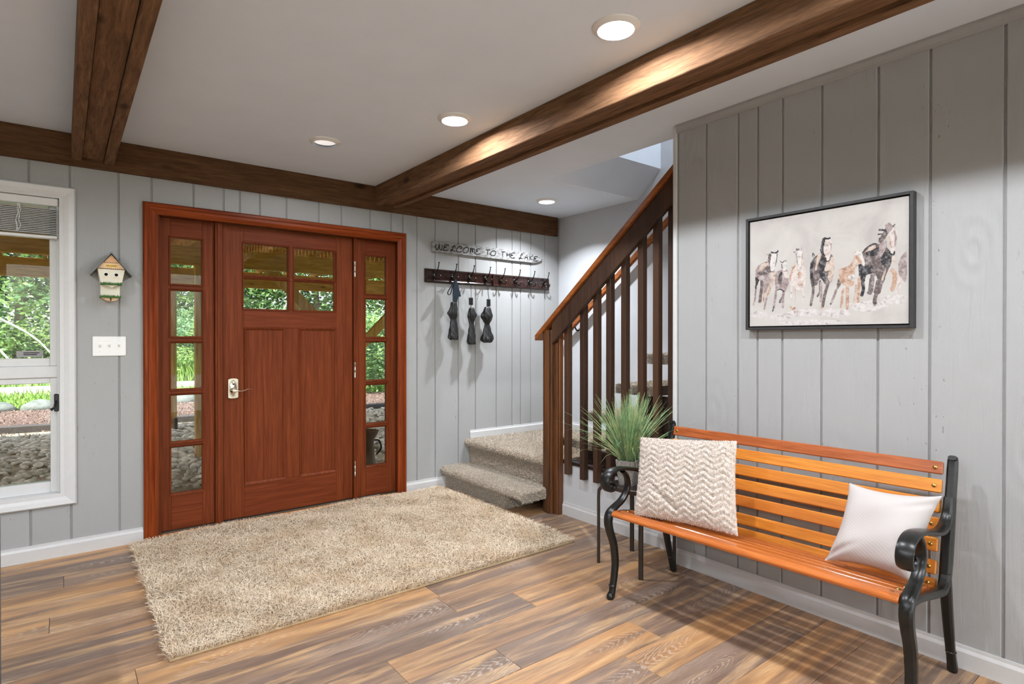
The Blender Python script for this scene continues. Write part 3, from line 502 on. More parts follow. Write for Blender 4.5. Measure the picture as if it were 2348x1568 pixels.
# blind
bl = thing('window_blind', 'raised white slatted blind bunched at the top of the left window', 'blind', (-.8, 4.2, 2.03))
box('head_rail', -1.595, -.018, 4.178, 4.222, 1.992, 2.034, 'blind_vinyl', bl, .003)
sl = None
for i in range(15):
    z = 1.972 - i * .0098; x1 = -.018 - random.random() * .006
    o = mesh('slat', [(-1.59, 4.176, z), (x1, 4.176, z), (x1, 4.2, z + .004), (-1.59, 4.2, z + .004), (x1, 4.224, z), (-1.59, 4.224, z), (-1.59, 4.176, z - .0022), (x1, 4.176, z - .0022), (x1, 4.2, z + .0018), (-1.59, 4.2, z + .0018), (x1, 4.224, z - .0022), (-1.59, 4.224, z - .0022)],
             [(0, 1, 2, 3), (3, 2, 4, 5), (6, 9, 8, 7), (9, 11, 10, 8), (0, 6, 7, 1), (5, 4, 10, 11), (1, 7, 8, 2), (2, 8, 10, 4), (0, 3, 9, 6), (3, 5, 11, 9)], 'blind_vinyl', bl)
box('bottom_rail', -1.592, -.022, 4.178, 4.222, 1.806, 1.822, 'blind_vinyl', bl, .003)
for x in (-.19, -.9, -1.42):
    for k_ in range(3):
        pts = [(x + random.uniform(-.012, .012), 4.172 + random.uniform(-.004, .002), 1.985 - j * .03) for j in range(6)]; tube('ladder_cord', pts, .0016, 'blind_vinyl', bl, n=5)
# ---------------------------------------------------------------- stair
cs = thing('carpeted_steps', 'two beige carpeted steps and landing against the back wall', 'stairs', (2.6, 3.7, 0))
def nose(x, z, zb, r=.028): # profile from tread back to riser foot (x,z) going down toward -X
    return [(x + .012, z), (x - .0, z - .004), (x - .012, z - .016), (x - .014, z - .032), (x - .004, z - .046), (x + .02, z - .058), (x + .035, z - .075), (x + .04, zb)]
def carpet_block(nm, prof, y0, y1):
    return prism(nm, prof, 'y', y0, y1, 'carpet_base', cs, smooth=False)
n1 = nose(2.503, .172, .0); n2 = nose(2.745, .377, .17)
carpet_block('lower_step', [(2.80, .172)] + n1 + [(2.80, 0)], 3.34, 4.178)
carpet_block('step_end', [(2.80, .172)] + n1[:6] + [(2.60, .10), (2.80, .10)], 3.10, 3.34)
box('landing', 2.795, XS - .002, 3.145, 4.176, .10, .370, 'carpet_base', cs, 0); box('landing_floor', 2.862, XS - .002, 2.05, 3.145, .10, .370, 'carpet_base', cs, 0)
carpet_block('landing_step', [(2.80, .377)] + n2 + [(2.80, .17)], 3.145, 4.178)
def carpet_pile(nm, prof, y0, y1, n, parent, ln=.0048):
    P = np.array(prof, float); d = np.diff(P, axis=0); L = np.linalg.norm(d, axis=1); cu = np.concatenate([[0], np.cumsum(L)])
    s = RNG.random(n) * cu[-1]; i = np.clip(np.searchsorted(cu, s) - 1, 0, len(L) - 1); t = (s - cu[i]) / L[i]; q = P[i] + d[i] * t[:, None]
    nr = np.stack([-d[i, 1], d[i, 0]], 1) / L[i][:, None]
    root = np.stack([q[:, 0], y0 + RNG.random(n) * (y1 - y0), q[:, 1]], 1); N = np.stack([nr[:, 0], np.zeros(n), nr[:, 1]], 1)
    j = RNG.normal(0, .5, (n, 3)); dr_ = N + j * .8; mid = root + dr_ * ln * .5; tip = root + (dr_ + j * .4) * ln
    wv = np.cross(N + .01, RNG.normal(0, 1, (n, 3))); wv /= np.linalg.norm(wv, axis=1)[:, None] + 1e-6
    return strands(nm, root, mid, tip, wv * .0021, 'carpet_pile', parent)
up = lambda pr: [p for p in pr][::-1]
carpet_pile('carpet_tufts', up([(2.76, .172)] + n1), 3.34, 4.166, 52000, cs)
carpet_pile('carpet_tufts', up([(2.76, .172)] + n1[:6] + [(2.60, .10)]), 3.10, 3.34, 13000, cs)
n = 4500; root = np.stack([2.495 + RNG.random(n) * .25, np.full(n, 3.10), .105 + RNG.random(n) * .066], 1); j = RNG.normal(0, .5, (n, 3)); dd = np.array([[0, -1., 0]]) + j * .8; wv = RNG.normal(0, 1, (n, 3)); wv /= np.linalg.norm(wv, axis=1)[:, None]
strands('carpet_tufts', root, root + dd * .005, root + (dd + j * .4) * .006, wv * .0019, 'carpet_pile', cs)
n = 6000; root = np.stack([2.545 + RNG.random(n) * .24, np.full(n, 3.34), .002 + RNG.random(n) * .11], 1); j = RNG.normal(0, .5, (n, 3)); dd = np.array([[0, -1., 0]]) + j * .8; wv = RNG.normal(0, 1, (n, 3)); wv /= np.linalg.norm(wv, axis=1)[:, None]
strands('carpet_tufts', root, root + dd * .005, root + (dd + j * .4) * .006, wv * .0019, 'carpet_pile', cs)
carpet_pile('carpet_tufts', up([(3.80, .374), (2.80, .377)] + n2), 3.145, 4.158, 88000, cs)
carpet_pile('carpet_tufts', [(2.865, .372), (3.80, .372)][::-1], 2.3, 3.145, 9000, cs)
# open treads
st_ = thing('stair_flight', 'open carpeted stair treads on a dark sawtooth stringer', 'stairs', (3.3, 2.5, .37))
TR = [(3.09, .530), (2.825, .735), (2.57, .945), (2.31, 1.145), (2.055, 1.35), (1.80, 1.555), (1.545, 1.76), (1.29, 1.965), (1.035, 2.17), (.78, 2.375), (.525, 2.58)]
for i, (yn, z) in enumerate(TR):
    pr = [(yn - .30, z), (yn - .012, z), (yn, z - .008), (yn + .006, z - .028), (yn, z - .05), (yn - .012, z - .060), (yn - .30, z - .060)]
    t = prism('tread', pr, 'x', 2.862, XS - .002, 'carpet_base', st_)
    if i < 5:
        n = 10000; e = RNG.random(n); root = np.stack([np.full(n, 2.862), yn - .29 + RNG.random(n) * .29, z - .058 + RNG.random(n) * .058], 1); N = np.tile([[-1., 0, 0]], (n, 1))
        top = RNG.random(n) < .55; root[top, 0] = 2.862 + RNG.random(top.sum()) * .9; root[top, 2] = z; N[top] = [0, 0, 1]
        j = RNG.normal(0, .5, (n, 3)); dd = N + j * .8; wv = RNG.normal(0, 1, (n, 3)); wv /= np.linalg.norm(wv, axis=1)[:, None]
        strands('carpet_tufts', root, root + dd * .003, root + (dd + j * .4) * .0055, wv * .0019, 'carpet_pile', t)
saw = []
for i, (yn, z) in enumerate(TR): saw += [(yn - .19, TR[i - 1][1] - .062 if i else .375), (yn - .19, z - .062)]
saw += [(TR[-1][0] - .45, TR[-1][1] - .062), (TR[-1][0] - .45, TR[-1][1] - .42), (2.62, .372)]
prism('stringer', saw, 'x', 2.90, 2.945, 'dark_stain', st_); prism('stringer', saw, 'x', 3.70, 3.745, 'dark_stain', st_)
# railing
rl = thing('stair_railing', 'dark brown wooden stair railing with square balusters and orange newel post', 'railing', (2.76, 3.08, 0))
SL = .795
zr = lambda yy, z0=1.262: z0 + (3.21 - yy) * SL
nw = box('newel_post', 2.722, 2.762, 3.045, 3.140, 0, 1.305, 'newel_wood', rl, .004); box('newel_strip', 2.7145, 2.722, 3.07, 3.115, 0, 1.30, 'newel_wood', nw, .003)
box('newel_back', 2.762, 2.800, 3.005, 3.140, 0, 1.33, 'newel_wood', rl, .004); box('newel_strip', 2.745, 2.762, 3.012, 3.045, 0, 1.21, 'newel_wood', nw, .003)
def slanted(nm, x0, x1, ya, yb, off, h, mat): return prism(nm, [(ya, zr(ya) + off), (yb, zr(yb) + off), (yb, zr(yb) + off - h), (ya, zr(ya) + off - h)], 'x', x0, x1, mat, rl, .003)
slanted('rail_cap', 2.700, 2.822, 3.205, 1.985, .0, .040, 'cap_wood')
slanted('rail_board', 2.720, 2.752, 3.043, 1.985, -.041, .15, 'rail_wood')
for i, (a, b) in enumerate([(2.95, 2.91), (2.795, 2.758), (2.673, 2.634), (2.557, 2.52), (2.432, 2.393), (2.3, 2.26), (2.185, 2.147), (2.076, 2.04)]):
    c = (a + b) / 2; zb = [.299, .290, .294, .29, .288, .29, .29, .29][i]; zt = zr(c) - .05
    prism('baluster', [(c + .02, zb), (c + .02, zr(c + .02) - .045), (c - .02, zr(c - .02) - .045), (c - .02, zb)], 'x', 2.7535, 2.795, 'rail_wood', rl, .002)
box('knee_cap', 2.792, 2.862, 1.984, 3.004, .360, .386, 'dark_stain', rl, .003)
# wall handrail
hr = thing('wall_handrail', 'brown wooden handrail fixed to the smooth stair wall', 'handrail', (3.79, 3.4, 1.6))
hz = lambda yy: 1.247 + (4.091 - yy) * .752
prism('rail', [(4.08, hz(4.08) + .02), (1.4, hz(1.4) + .02), (1.4, hz(1.4) - .045), (4.08, hz(4.08) - .045)], 'x', 3.755, 3.79, 'cap_wood', hr, .008)
for yy in (3.9, 3.0, 2.1): tube('bracket', [(3.772, yy, hz(yy) - .03), (3.80, yy, hz(yy) - .07), (3.83, yy, hz(yy) - .07)], .007, 'dark_metal', hr)
# ---------------------------------------------------------------- birdhouse, switch, sign, coat rack
bh = thing('birdhouse', 'small cream and peach birdhouse with grey metal roof hung on the wall', 'birdhouse', (.224, YB, 1.46))
FY = 4.075
def ang(nm, pts, y0, y1, mat, par=None, bevel=0): return prism(nm, pts, 'y', y0, y1, mat, par or bh, bevel)
body = ang('body', [(.159, 1.643), (.290, 1.643), (.274, 1.560), (.174, 1.560)], FY, 4.178, 'bird_cream', bevel=.001)
ang('gable', [(.157, 1.645), (.291, 1.645), (.2245, 1.728)], FY - .001, 4.178, 'bird_peach_pale')
ang('shingle_tier', [(.188, 1.681), (.2605, 1.681), (.2245, 1.728)], FY - .004, FY - .001, 'bird_peach')
for z, a, b, n in ((1.6805, .190, .259, 8), (1.6455, .160, .289, 13)):
    for i in range(n): xx = a + (b - a) * (i + .5) / n; w_ = (b - a) / n * .36; ang('scallop', [(xx - w_, z + .003), (xx + w_, z + .003), (xx, z - .0025)], FY - .0046, FY - .004, 'bird_brown')
pq = ang('name_plaque', [(.196, 1.662), (.200, 1.658), (.250, 1.658), (.254, 1.662), (.254, 1.664), (.250, 1.668), (.200, 1.668), (.196, 1.664)], FY - .003, FY - .001, 'bird_yellow')
MINI = {'W': [[(0, 1), (.25, 0), (.5, .7), (.75, 0), (1, 1)]], 'E': [[(1, 1), (0, 1), (0, 0), (1, 0)], [(0, .5), (.8, .5)]], 'L': [[(0, 1), (0, 0), (1, 0)]], 'C': [[(1, .85), (.4, 1), (0, .5), (.4, 0), (1, .15)]], 'O': [[(.5, 1), (0, .5), (.5, 0), (1, .5), (.5, 1)]], 'M': [[(0, 0), (.15, 1), (.5, .4), (.85, 1), (1, 0)]]}
def ribbon2(pts, w, mk, end=.7):
    vs, fs = [], []; n = len(pts)
    for i, p in enumerate(pts):
        a = pts[max(0, i - 1)]; b = pts[min(n - 1, i + 1)]; dx, dz = b[0] - a[0], b[1] - a[1]; l = math.hypot(dx, dz) or 1
        e = 1.0 if (0 < i < n - 1 or (n < 4 and end > .5)) else (min(1, end * 2) if i == 0 else end)
        vs += [mk(p[0] - dz / l * w / 2 * e, p[1] + dx / l * w / 2 * e), mk(p[0] + dz / l * w / 2 * e, p[1] - dx / l * w / 2 * e)]
    for i in range(n - 1): fs.append((2 * i, 2 * i + 1, 2 * i + 3, 2 * i + 2))
    return vs, fs
pol = []
for i, ch in enumerate('WELCOME'):
    for s in MINI[ch]: pol.append(ribbon2([(.2015 + i * .0068 + a * .0046, 1.6605 + b * .005) for a, b in s], .0012, lambda x, z: (x, FY - .0036, z)))
strokes_mesh('lettering', pol, 'ink', pq)
def roof_panel(nm, x0, z0, x1, z1):
    L = math.hypot(x1 - x0, z1 - z0); nx, nz = -(z1 - z0) / L, (x1 - x0) / L
    if nz < 0: nx, nz = -nx, -nz
    t = .004; return ang(nm, [(x0, z0), (x1, z1), (x1 + nx * t, z1 + nz * t), (x0 + nx * t, z0 + nz * t)], 4.055, 4.178, 'zinc', bevel=.0005)
roof_panel('roof_panel', .2245, 1.733, .128, 1.609); roof_panel('roof_panel', .2245, 1.733, .322, 1.607)
lathe('ridge_roll', [(.0001, 0), (.0055, 0), (.0055, .123), (.0001, .123)], 12, 'zinc', (.2245, 4.055, 1.738), bh, axis='y', caps=False)
for x in (.199, .248):
    lathe('entry_ring', [(.0001, -.0012), (.0115, -.0012), (.0115, 0)], 24, 'white_plastic', (x, FY, 1.612), bh, axis='y', caps=False); lathe('entry_hole', [(.0001, -.0018), (.0088, -.0018), (.0088, -.0005)], 24, 'hole_black', (x, FY, 1.612), bh, axis='y', caps=False)
    sv = ribbon2([(x - .013, 1.592), (x - .006, 1.597), (x, 1.5985), (x + .006, 1.597), (x + .013, 1.592)], .0022, lambda a, b: (a, FY - .0006, b)); strokes_mesh('painted_brow', [sv], 'bird_peach', bh)
ang('under_wedge', [(.178, 1.560), (.270, 1.560), (.226, 1.538)], FY + .004, 4.178, 'bird_cream')
ang('lower_box', [(.174, 1.560), (.268, 1.560), (.268, 1.490), (.174, 1.490)], 4.112, 4.178, 'bird_cream', bevel=.001)
for z0, ya, xa, xb in ((1.553, 4.063, .1725, .2755), (1.480, 4.085, .172, .272)):
    g = box('grass_ledge', xa, xb, ya, 4.178 if z0 < 1.5 else FY + .04, z0, z0 + .009, 'bird_green', bh, .001); vs, fs = [], []
    for i in range(60):
        x = random.uniform(xa + .001, xb - .001); yy = ya + random.uniform(.0, .007); h = random.uniform(.004, .010); k_ = len(vs); dx = random.uniform(-.002, .002)
        vs += [(x - .0012, yy, z0 + .008), (x + .0012, yy, z0 + .008), (x + dx, yy - .001, z0 + .009 + h)]; fs.append((k_, k_ + 1, k_ + 2))
    mesh('grass_tuft', vs, fs, 'bird_green', g, fix=False)['kind'] = 'stuff'
ang('base_keel', [(.178, 1.480), (.266, 1.480), (.250, 1.466), (.226, 1.460), (.198, 1.466)], 4.105, 4.178, 'bird_peach_pale')
tube('perch', [(.222, 4.10, 1.478), (.222, 4.096, 1.462)], .0035, 'bird_peg', bh, sub=1)
# switch
sw = thing('light_switch', 'white triple toggle light switch plate below the birdhouse', 'light switch', (.219, YB, 1.196))
box('plate', .137, .301, 4.172, 4.180, 1.138, 1.254, 'white_plastic', sw, .003)
for i in range(3):
    x = .173 + i * .046; tg_ = box('toggle_collar', x - .006, x + .006, 4.1705, 4.173, 1.183, 1.209, 'white_plastic', sw, .0005)
    prism('toggle', [(4.172, 1.190), (4.160, 1.200), (4.158, 1.207), (4.163, 1.209), (4.172, 1.202)], 'x', x - .004, x + .004, 'white_plastic', tg_)
    for z in (1.166, 1.226): lathe('screw', [(.0001, -.001), (.0025, -.0008), (.003, 0)], 10, 'nickel', (x, 4.172, z), sw, axis='y', caps=False)
# sign
sg = thing('welcome_sign', 'weathered white plank sign lettered WELCOME TO THE LAKE above the coat hooks', 'sign', (3.0, YB, 1.95))
out = [(2.405, 2.044), (2.404, 1.960), (2.7, 1.957), (3.0, 1.954), (3.23, 1.952), (3.42, 1.951), (3.488, 1.952), (3.546, 1.963), (3.585, 1.978), (3.603, 1.992), (3.594, 2.007), (3.537, 2.029), (3.453, 2.040), (3.23, 2.046), (3.0, 2.048), (2.7, 2.047)]
ang('plank', out, 4.157, 4.179, 'sign_paint', sg, .002)
# letter strokes, mm from (2.4, 1.95)
pol = []
for s in LETTERS:
    p = catmull([(2.4 + a / 1000, 1.95 + b / 1000) for a, b in s], 4) if len(s) > 3 else [(2.4 + a / 1000, 1.95 + b / 1000) for a, b in s]
    pol.append(ribbon2([tuple(q) for q in p], .0080, lambda x, z: (x, 4.1553, z)))
k_ = 0
for cnt in (1, 1, 1, 1, 1, 1, 1, 2, 1, 2, 3, 1, 1, 2, 2, 1):
    strokes_mesh('letter', pol[k_:k_ + cnt], 'ink', sg); k_ += cnt
for x, z in ((2.425, 2.0), (3.588, 1.994)): lathe('nail', [(.0001, -.0015), (.004, -.001), (.0045, 0)], 10, 'dark_metal', (x, 4.157, z), sg, axis='y', caps=False)
# coat rack
def coat_rack(x0, x1, hooks, label):
    t = thing('coat_rack', label, 'coat rack', (x0, YB, 1.705), group='coat racks on the door wall')
    bd = box('backboard', x0, x1, 4.160, 4.179, 1.705, 1.817, 'rack_wood', t, .003); frame_strip('moulding', x0 + .006, x1 - .006, 1.711, 1.811, .016, 4.153, 4.161, 'rack_wood', bd)
    for hx in hooks:
        h = lathe('hook', [(.0001, -.006), (.016, -.006), (.022, -.003), (.024, 0)], 18, 'dark_metal', (hx - .012, 4.160, 1.765), t, axis='y', caps=False)
        tube('upper_prong', [(hx - .012, 4.154, 1.765), (hx - .010, 4.142, 1.775), (hx - .006, 4.128, 1.79), (hx - .002, 4.114, 1.815), (hx, 4.104, 1.845), (hx, 4.100, 1.863)], [.0065, .006, .005, .0042, .0038, .0036], 'dark_metal', h)
        lathe('prong_tip', [(.0001, 1.868), (.006, 1.868), (.0072, 1.864), (.004, 1.860)], 12, 'dark_metal', (hx, 4.10, 0), h, caps=False)
        for sd in (-1, 1):
            tube('lower_prong', [(hx - .012, 4.154, 1.762), (hx - .012 + sd * .006, 4.142, 1.742), (hx - .012 + sd * .016, 4.124, 1.728), (hx - .012 + sd * .026, 4.110, 1.738), (hx - .012 + sd * .030, 4.106, 1.757)], [.005, .0045, .0042, .004, .0036], 'dark_metal', h)
            lathe('prong_tip', [(.0001, .006), (.0045, .004), (.0055, 0), (.003, -.004)], 10, 'nickel', (hx - .012 + sd * .030, 4.106, 1.760), h, caps=False)
    for sx in ((x0 * .78 + x1 * .22), (x0 * .25 + x1 * .75)): lathe('screw', [(.0001, -.002), (.004, -.001), (.005, 0)], 10, 'dark_metal', (sx, 4.160, 1.762), t, axis='y', caps=False)
coat_rack(2.336, 3.010, [2.433, 2.605, 2.781, 2.952], 'dark brown coat rack with the umbrellas hanging from it')
coat_rack(3.014, 3.688, [3.112, 3.284, 3.457, 3.633], 'dark brown coat rack with four empty hooks next to the stair')
# umbrellas
def canopy(nm, x, prof, mat, t, ph, flare=None, sq=.72):
    vs = []; n = 36; pr = [tuple(q) for q in catmull(prof, 6)]
    for r, z in pr:
        for i in range(n):
            a = 2 * math.pi * i / n; q = r * (1 + .12 * math.cos(7 * a + ph + z * 14) + .07 * math.sin(3 * a + z * 30 + ph) + .05 * math.sin(13 * a - z * 55 + ph * 2) + .04 * math.sin(5 * a + z * 120))
            if flare: q *= 1 + flare[2] * max(0, math.cos(a - flare[1])) ** 6 * math.exp(-((z - flare[0]) / .03) ** 2)
            vs.append((x + q * math.cos(a), 4.10 + q * math.sin(a) * sq, z + (.007 * math.sin(5 * a + ph) * min(1, r / .03) if z < 1.27 else 0)))
    return mesh(nm, vs, ring_faces(len(pr), n), mat, t, smooth='all')
u = thing('umbrella', 'folded black umbrella with navy strap handle, hanging nearest the door', 'umbrella', (2.57, 4.1, 1.24), group='umbrellas on the hooks')
canopy('canopy', 2.572, [(.004, 1.545), (.024, 1.542), (.030, 1.50), (.036, 1.455), (.030, 1.42), (.026, 1.40), (.032, 1.36), (.040, 1.30), (.045, 1.25), (.040, 1.238), (.012, 1.235)], 'black_nylon', u, .3, (1.452, math.pi, .7))
sweep('strap_loop', [(2.590, 4.098, 1.735), (2.565, 4.095, 1.70), (2.530, 4.090, 1.655), (2.508, 4.088, 1.622), (2.515, 4.086, 1.604), (2.535, 4.088, 1.615), (2.560, 4.092, 1.68), (2.585, 4.096, 1.735)], (.2, 1, 0), .022, .006, 'navy_nylon', u)
prism('sleeve_tail', [(2.585, 1.735), (2.600, 1.72), (2.640, 1.596), (2.612, 1.590), (2.600, 1.545), (2.566, 1.545), (2.565, 1.62), (2.572, 1.70)], 'y', 4.085, 4.108, 'navy_nylon', u, .004)
u = thing('umbrella', 'slim folded black umbrella with short block handle, middle of the three', 'umbrella', (2.746, 4.1, 1.195), group='umbrellas on the hooks')
canopy('canopy', 2.752, [(.004, 1.506), (.018, 1.503), (.027, 1.48), (.034, 1.44), (.028, 1.40), (.022, 1.375), (.024, 1.34), (.032, 1.28), (.038, 1.22), (.034, 1.20), (.010, 1.194)], 'black_nylon', u, 1.2, (1.447, .1, .6))
hb = box('handle', 2.730, 2.762, 4.088, 4.112, 1.528, 1.591, 'black_plastic', u, .004)
for z in (1.543, 1.560, 1.577): box('grip_rib', 2.734, 2.758, 4.085, 4.089, z - .004, z + .004, 'black_plastic', hb, .001)
tube('cord', [(2.757, 4.108, 1.735), (2.749, 4.104, 1.70), (2.748, 4.10, 1.59)], .0022, 'black_plastic', u, n=6); tube('shaft', [(2.747, 4.10, 1.53), (2.748, 4.10, 1.49)], .004, 'nickel', u, sub=1)
u = thing('umbrella', 'loosely folded black umbrella with flared canopy, nearest the stair', 'umbrella', (2.92, 4.1, 1.207), group='umbrellas on the hooks')
canopy('canopy', 2.915, [(.006, 1.520), (.024, 1.512), (.040, 1.475), (.048, 1.43), (.036, 1.395), (.024, 1.37), (.030, 1.335), (.045, 1.28), (.058, 1.24), (.048, 1.218), (.012, 1.208)], 'black_nylon', u, 2.2, (1.436, math.pi, .35))
hb = box('handle', 2.915, 2.946, 4.088, 4.112, 1.521, 1.586, 'black_plastic', u, .004); box('grip_rib', 2.926, 2.935, 4.084, 4.089, 1.525, 1.582, 'black_plastic', hb, .001)
sweep('cord', [(2.928, 4.106, 1.735), (2.923, 4.10, 1.70), (2.924, 4.098, 1.64), (2.930, 4.094, 1.58)], (1, 0, 0), .006, .003, 'black_plastic', u)
# ---------------------------------------------------------------- picture
pc = thing('framed_picture', 'black framed watercolour print of running horses above the bench', 'picture', (XR, 1.18, 1.283))
PY0, PY1, PZ0, PZ1 = .825, 1.5295, 1.283, 1.823
for nm, b in (('frame_side', (2.636, XR - .001, PY0, PY0 + .012, PZ0, PZ1)), ('frame_side', (2.636, XR - .001, PY1 - .012, PY1, PZ0, PZ1)), ('frame_rail', (2.636, XR - .001, PY0 + .012, PY1 - .012, PZ0, PZ0 + .012)), ('frame_rail', (2.636, XR - .001, PY0 + .012, PY1 - .012, PZ1 - .012, PZ1))): box(nm, *b, 'frame_black', pc, .001)
cvs = box('canvas', 2.645, XR - .004, PY0 + .017, PY1 - .017, PZ0 + .017, PZ1 - .017, 'canvas_print', pc, .001)
box('frame_back', 2.660, XR - .002, PY0 + .011, PY1 - .011, PZ0 + .011, PZ1 - .011, 'hole_black', pc, 0)
groups = {}; XCV = 2.6449
for cx, cz, rx, rz in ((120, 150, 90, 30), (330, 120, 120, 34), (560, 150, 150, 36), (820, 140, 140, 40), (1080, 190, 150, 46), (1280, 230, 90, 40), (620, 60, 300, 24)):
    pts = [((cx + rx * math.cos(a_ / 24 * 6.2832) * random.uniform(.8, 1.1)) / 2000, (cz + rz * math.sin(a_ / 24 * 6.2832) * random.uniform(.75, 1.2)) / 2000) for a_ in range(24)]
    groups.setdefault(7, []).append(([(XCV - .00001, 1.53 - a_, PZ0 + b_) for a_, b_ in pts], [tuple(range(24))]))
for idx, (tone, w_, pts) in enumerate(HORSES):
    xx = XCV - .000004 * (idx + 2); P2 = [(a / 2000, b / 2000) for a, b in pts]; s0, s1, t0, t1 = .018, PY1 - PY0 - .018, .018, PZ1 - PZ0 - .018
    if w_:
        p = [tuple(q) for q in catmull(P2, 4)] if len(P2) > 2 else P2; vs, fs = ribbon2(p, w_ / 2000, lambda s, z: (s, z), .45)
    else:
        cx = sum(p[0] for p in P2) / len(P2); cz = sum(p[1] for p in P2) / len(P2); p = [tuple(q) for q in catmull(P2 + [P2[0]], 6)][:-1]
        vs = [(a + random.uniform(-.0013, .0013), b + random.uniform(-.0013, .0013)) for a, b in p]; fs = [tuple(range(len(vs)))]
    vs = [(xx, 1.53 - min(max(a, s0), s1), PZ0 - .003 + min(max(b, t0), t1)) for a, b in vs]; groups.setdefault(tone, []).append((vs, fs))
o = strokes_mesh('horse_print', [p for t in sorted(groups) for p in groups[t]], 'paint_0', cvs); o['kind'] = 'stuff'
for i in range(1, 8): o.data.materials.append(MATS['paint_%d' % i])
o.data.polygons.foreach_set('material_index', [t for t in sorted(groups) for p in groups[t] for f in p[1]])
# ---------------------------------------------------------------- bench
BR = R(-87.9)
be = thing('bench', 'orange slatted wooden bench with black cast iron ends against the board wall', 'bench', (2.06, 1.868, 0), BR)
LB = 1.19
def bl_line(z): return .475 - (.785 - z) * .22
for i, (a, b) in enumerate([(.783, .737), (.719, .670), (.649, .600), (.583, .534), (.512, .464), (.434, .386), (.371, .334)]):
    ca_, cb = bl_line(a), bl_line(b); n_ = .02; hx = 0.012
    vs = []
    s = mesh('back_slat', [(hx, ca_, a), (hx, cb, b), (hx, cb + n_, b - .004), (hx, ca_ + n_, a - .004), (LB - hx, ca_, a), (LB - hx, cb, b), (LB - hx, cb + n_, b - .004), (LB - hx, ca_ + n_, a - .004)], [(0, 1, 2, 3), (7, 6, 5, 4), (0, 4, 5, 1), (1, 5, 6, 2), (2, 6, 7, 3), (3, 7, 4, 0)], 'top_slat_wood' if i == 0 else 'slat_wood', be, True, bevel=.004)
    for x in (.035, LB - .035): lathe('bolt', [(.0001, -.0045), (.004, -.004), (.0075, -.0015), (.008, 0)], 12, 'brass', (x, (ca_ + cb) / 2, (a + b) / 2), s, axis='y', local=True, caps=False)
ST = [(-.020, .425), (.044, .421), (.108, .409), (.172, .396), (.236, .383), (.300, .370)]
for i, (y0, z) in enumerate(ST):
    w_ = .048; dz = -.002 if i == 0 else -.010; hx = .010
    if i == 0: pr = [(y0 - .006, z - .010), (y0 + .002, z - .001), (y0 + .012, z + .003), (y0 + w_, z), (y0 + w_, z - .020), (y0 + .006, z - .026), (y0 - .004, z - .022)]
    else: pr = [(y0, z), (y0 + w_, z + dz), (y0 + w_, z + dz - .020), (y0, z - .020)]
    s = prism('seat_slat', pr, 'x', hx, LB - hx, 'seat_slat_wood', be, .003, True)
    for x in (.035, LB - .035): lathe('bolt', [(.008, 0), (.0075, .0015), (.004, .004), (.0001, .0045)], 12, 'brass', (x, y0 + w_ / 2, z + dz / 2), s, local=True, caps=False)
for x, sd in ((-.012, -1), (LB + .012, 1)):
    V = lambda pts: [(x, a, b) for a, b in pts]
    e = sweep('end_frame', V([(.004, .012), (.012, .05), (.026, .12), (.030, .18), (.018, .26), (-.010, .33), (-.020, .375), (-.008, .412), (.03, .436), (.075, .456), (.110, .49), (.124, .53), (.112, .572), (.085, .598)]), (1, 0, 0), [.03, .032, .034, .036, .038, .04, .042, .042, .040, .038, .036, .034, .032, .03], [.03, .026, .028, .03, .032, .034, .034, .032, .026, .024, .022, .02, .02, .02], 'black_iron', be, True)
    sweep('armrest', V([(.448, .66), (.428, .605), (.39, .570), (.33, .562), (.25, .575), (.16, .597), (.08, .612), (.02, .613), (-.024, .597), (-.044, .565), (-.034, .533), (-.004, .522), (.016, .540), (.006, .556)]), (1, 0, 0), [.03, .034, .038, .042, .046, .05, .052, .052, .052, .052, .05, .048, .044, .04], [.03, .028, .026, .022, .02, .018, .018, .018, .018, .02, .022, .02, .016, .012], 'black_iron', e, True)
    sweep('back_post', V([(.486, .800), (.500, .792), (.494, .75), (.476, .67), (.455, .58), (.436, .50), (.420, .43), (.400, .37), (.36, .345), (.30, .352), (.20, .372), (.10, .393), (.02, .402)]), (1, 0, 0), [.026, .032, .034, .034, .036, .038, .038, .036, .034, .032, .03, .03, .03], [.016, .026, .030, .034, .040, .042, .04, .038, .032, .028, .026, .026, .026], 'black_iron', e, True)
    sweep('rear_leg', V([(.405, .40), (.418, .33), (.438, .24), (.462, .15), (.488, .07), (.502, .03), (.508, .008)]), (1, 0, 0), [.034, .036, .034, .032, .03, .032, .034], [.03, .034, .032, .028, .026, .03, .028], 'black_iron', e, True)
    lathe('foot', [(.0001, 0), (.014, 0), (.019, .010), (.017, .022), (.010, .032)], 14, 'black_iron', (x, -.004, 0), e, local=True, caps=False); lathe('foot', [(.0001, 0), (.013, 0), (.017, .012), (.012, .026)], 14, 'black_iron', (x, .510, 0), e, local=True, caps=False)
    for yy, zz, r_ in ((.012, .062, .019), (.484, .085, .018)): lathe('leg_collar', [(r_ * .7, -.006), (r_, 0), (r_ * .7, .006)], 14, 'black_iron', (x, yy, zz), e, local=True, caps=False)
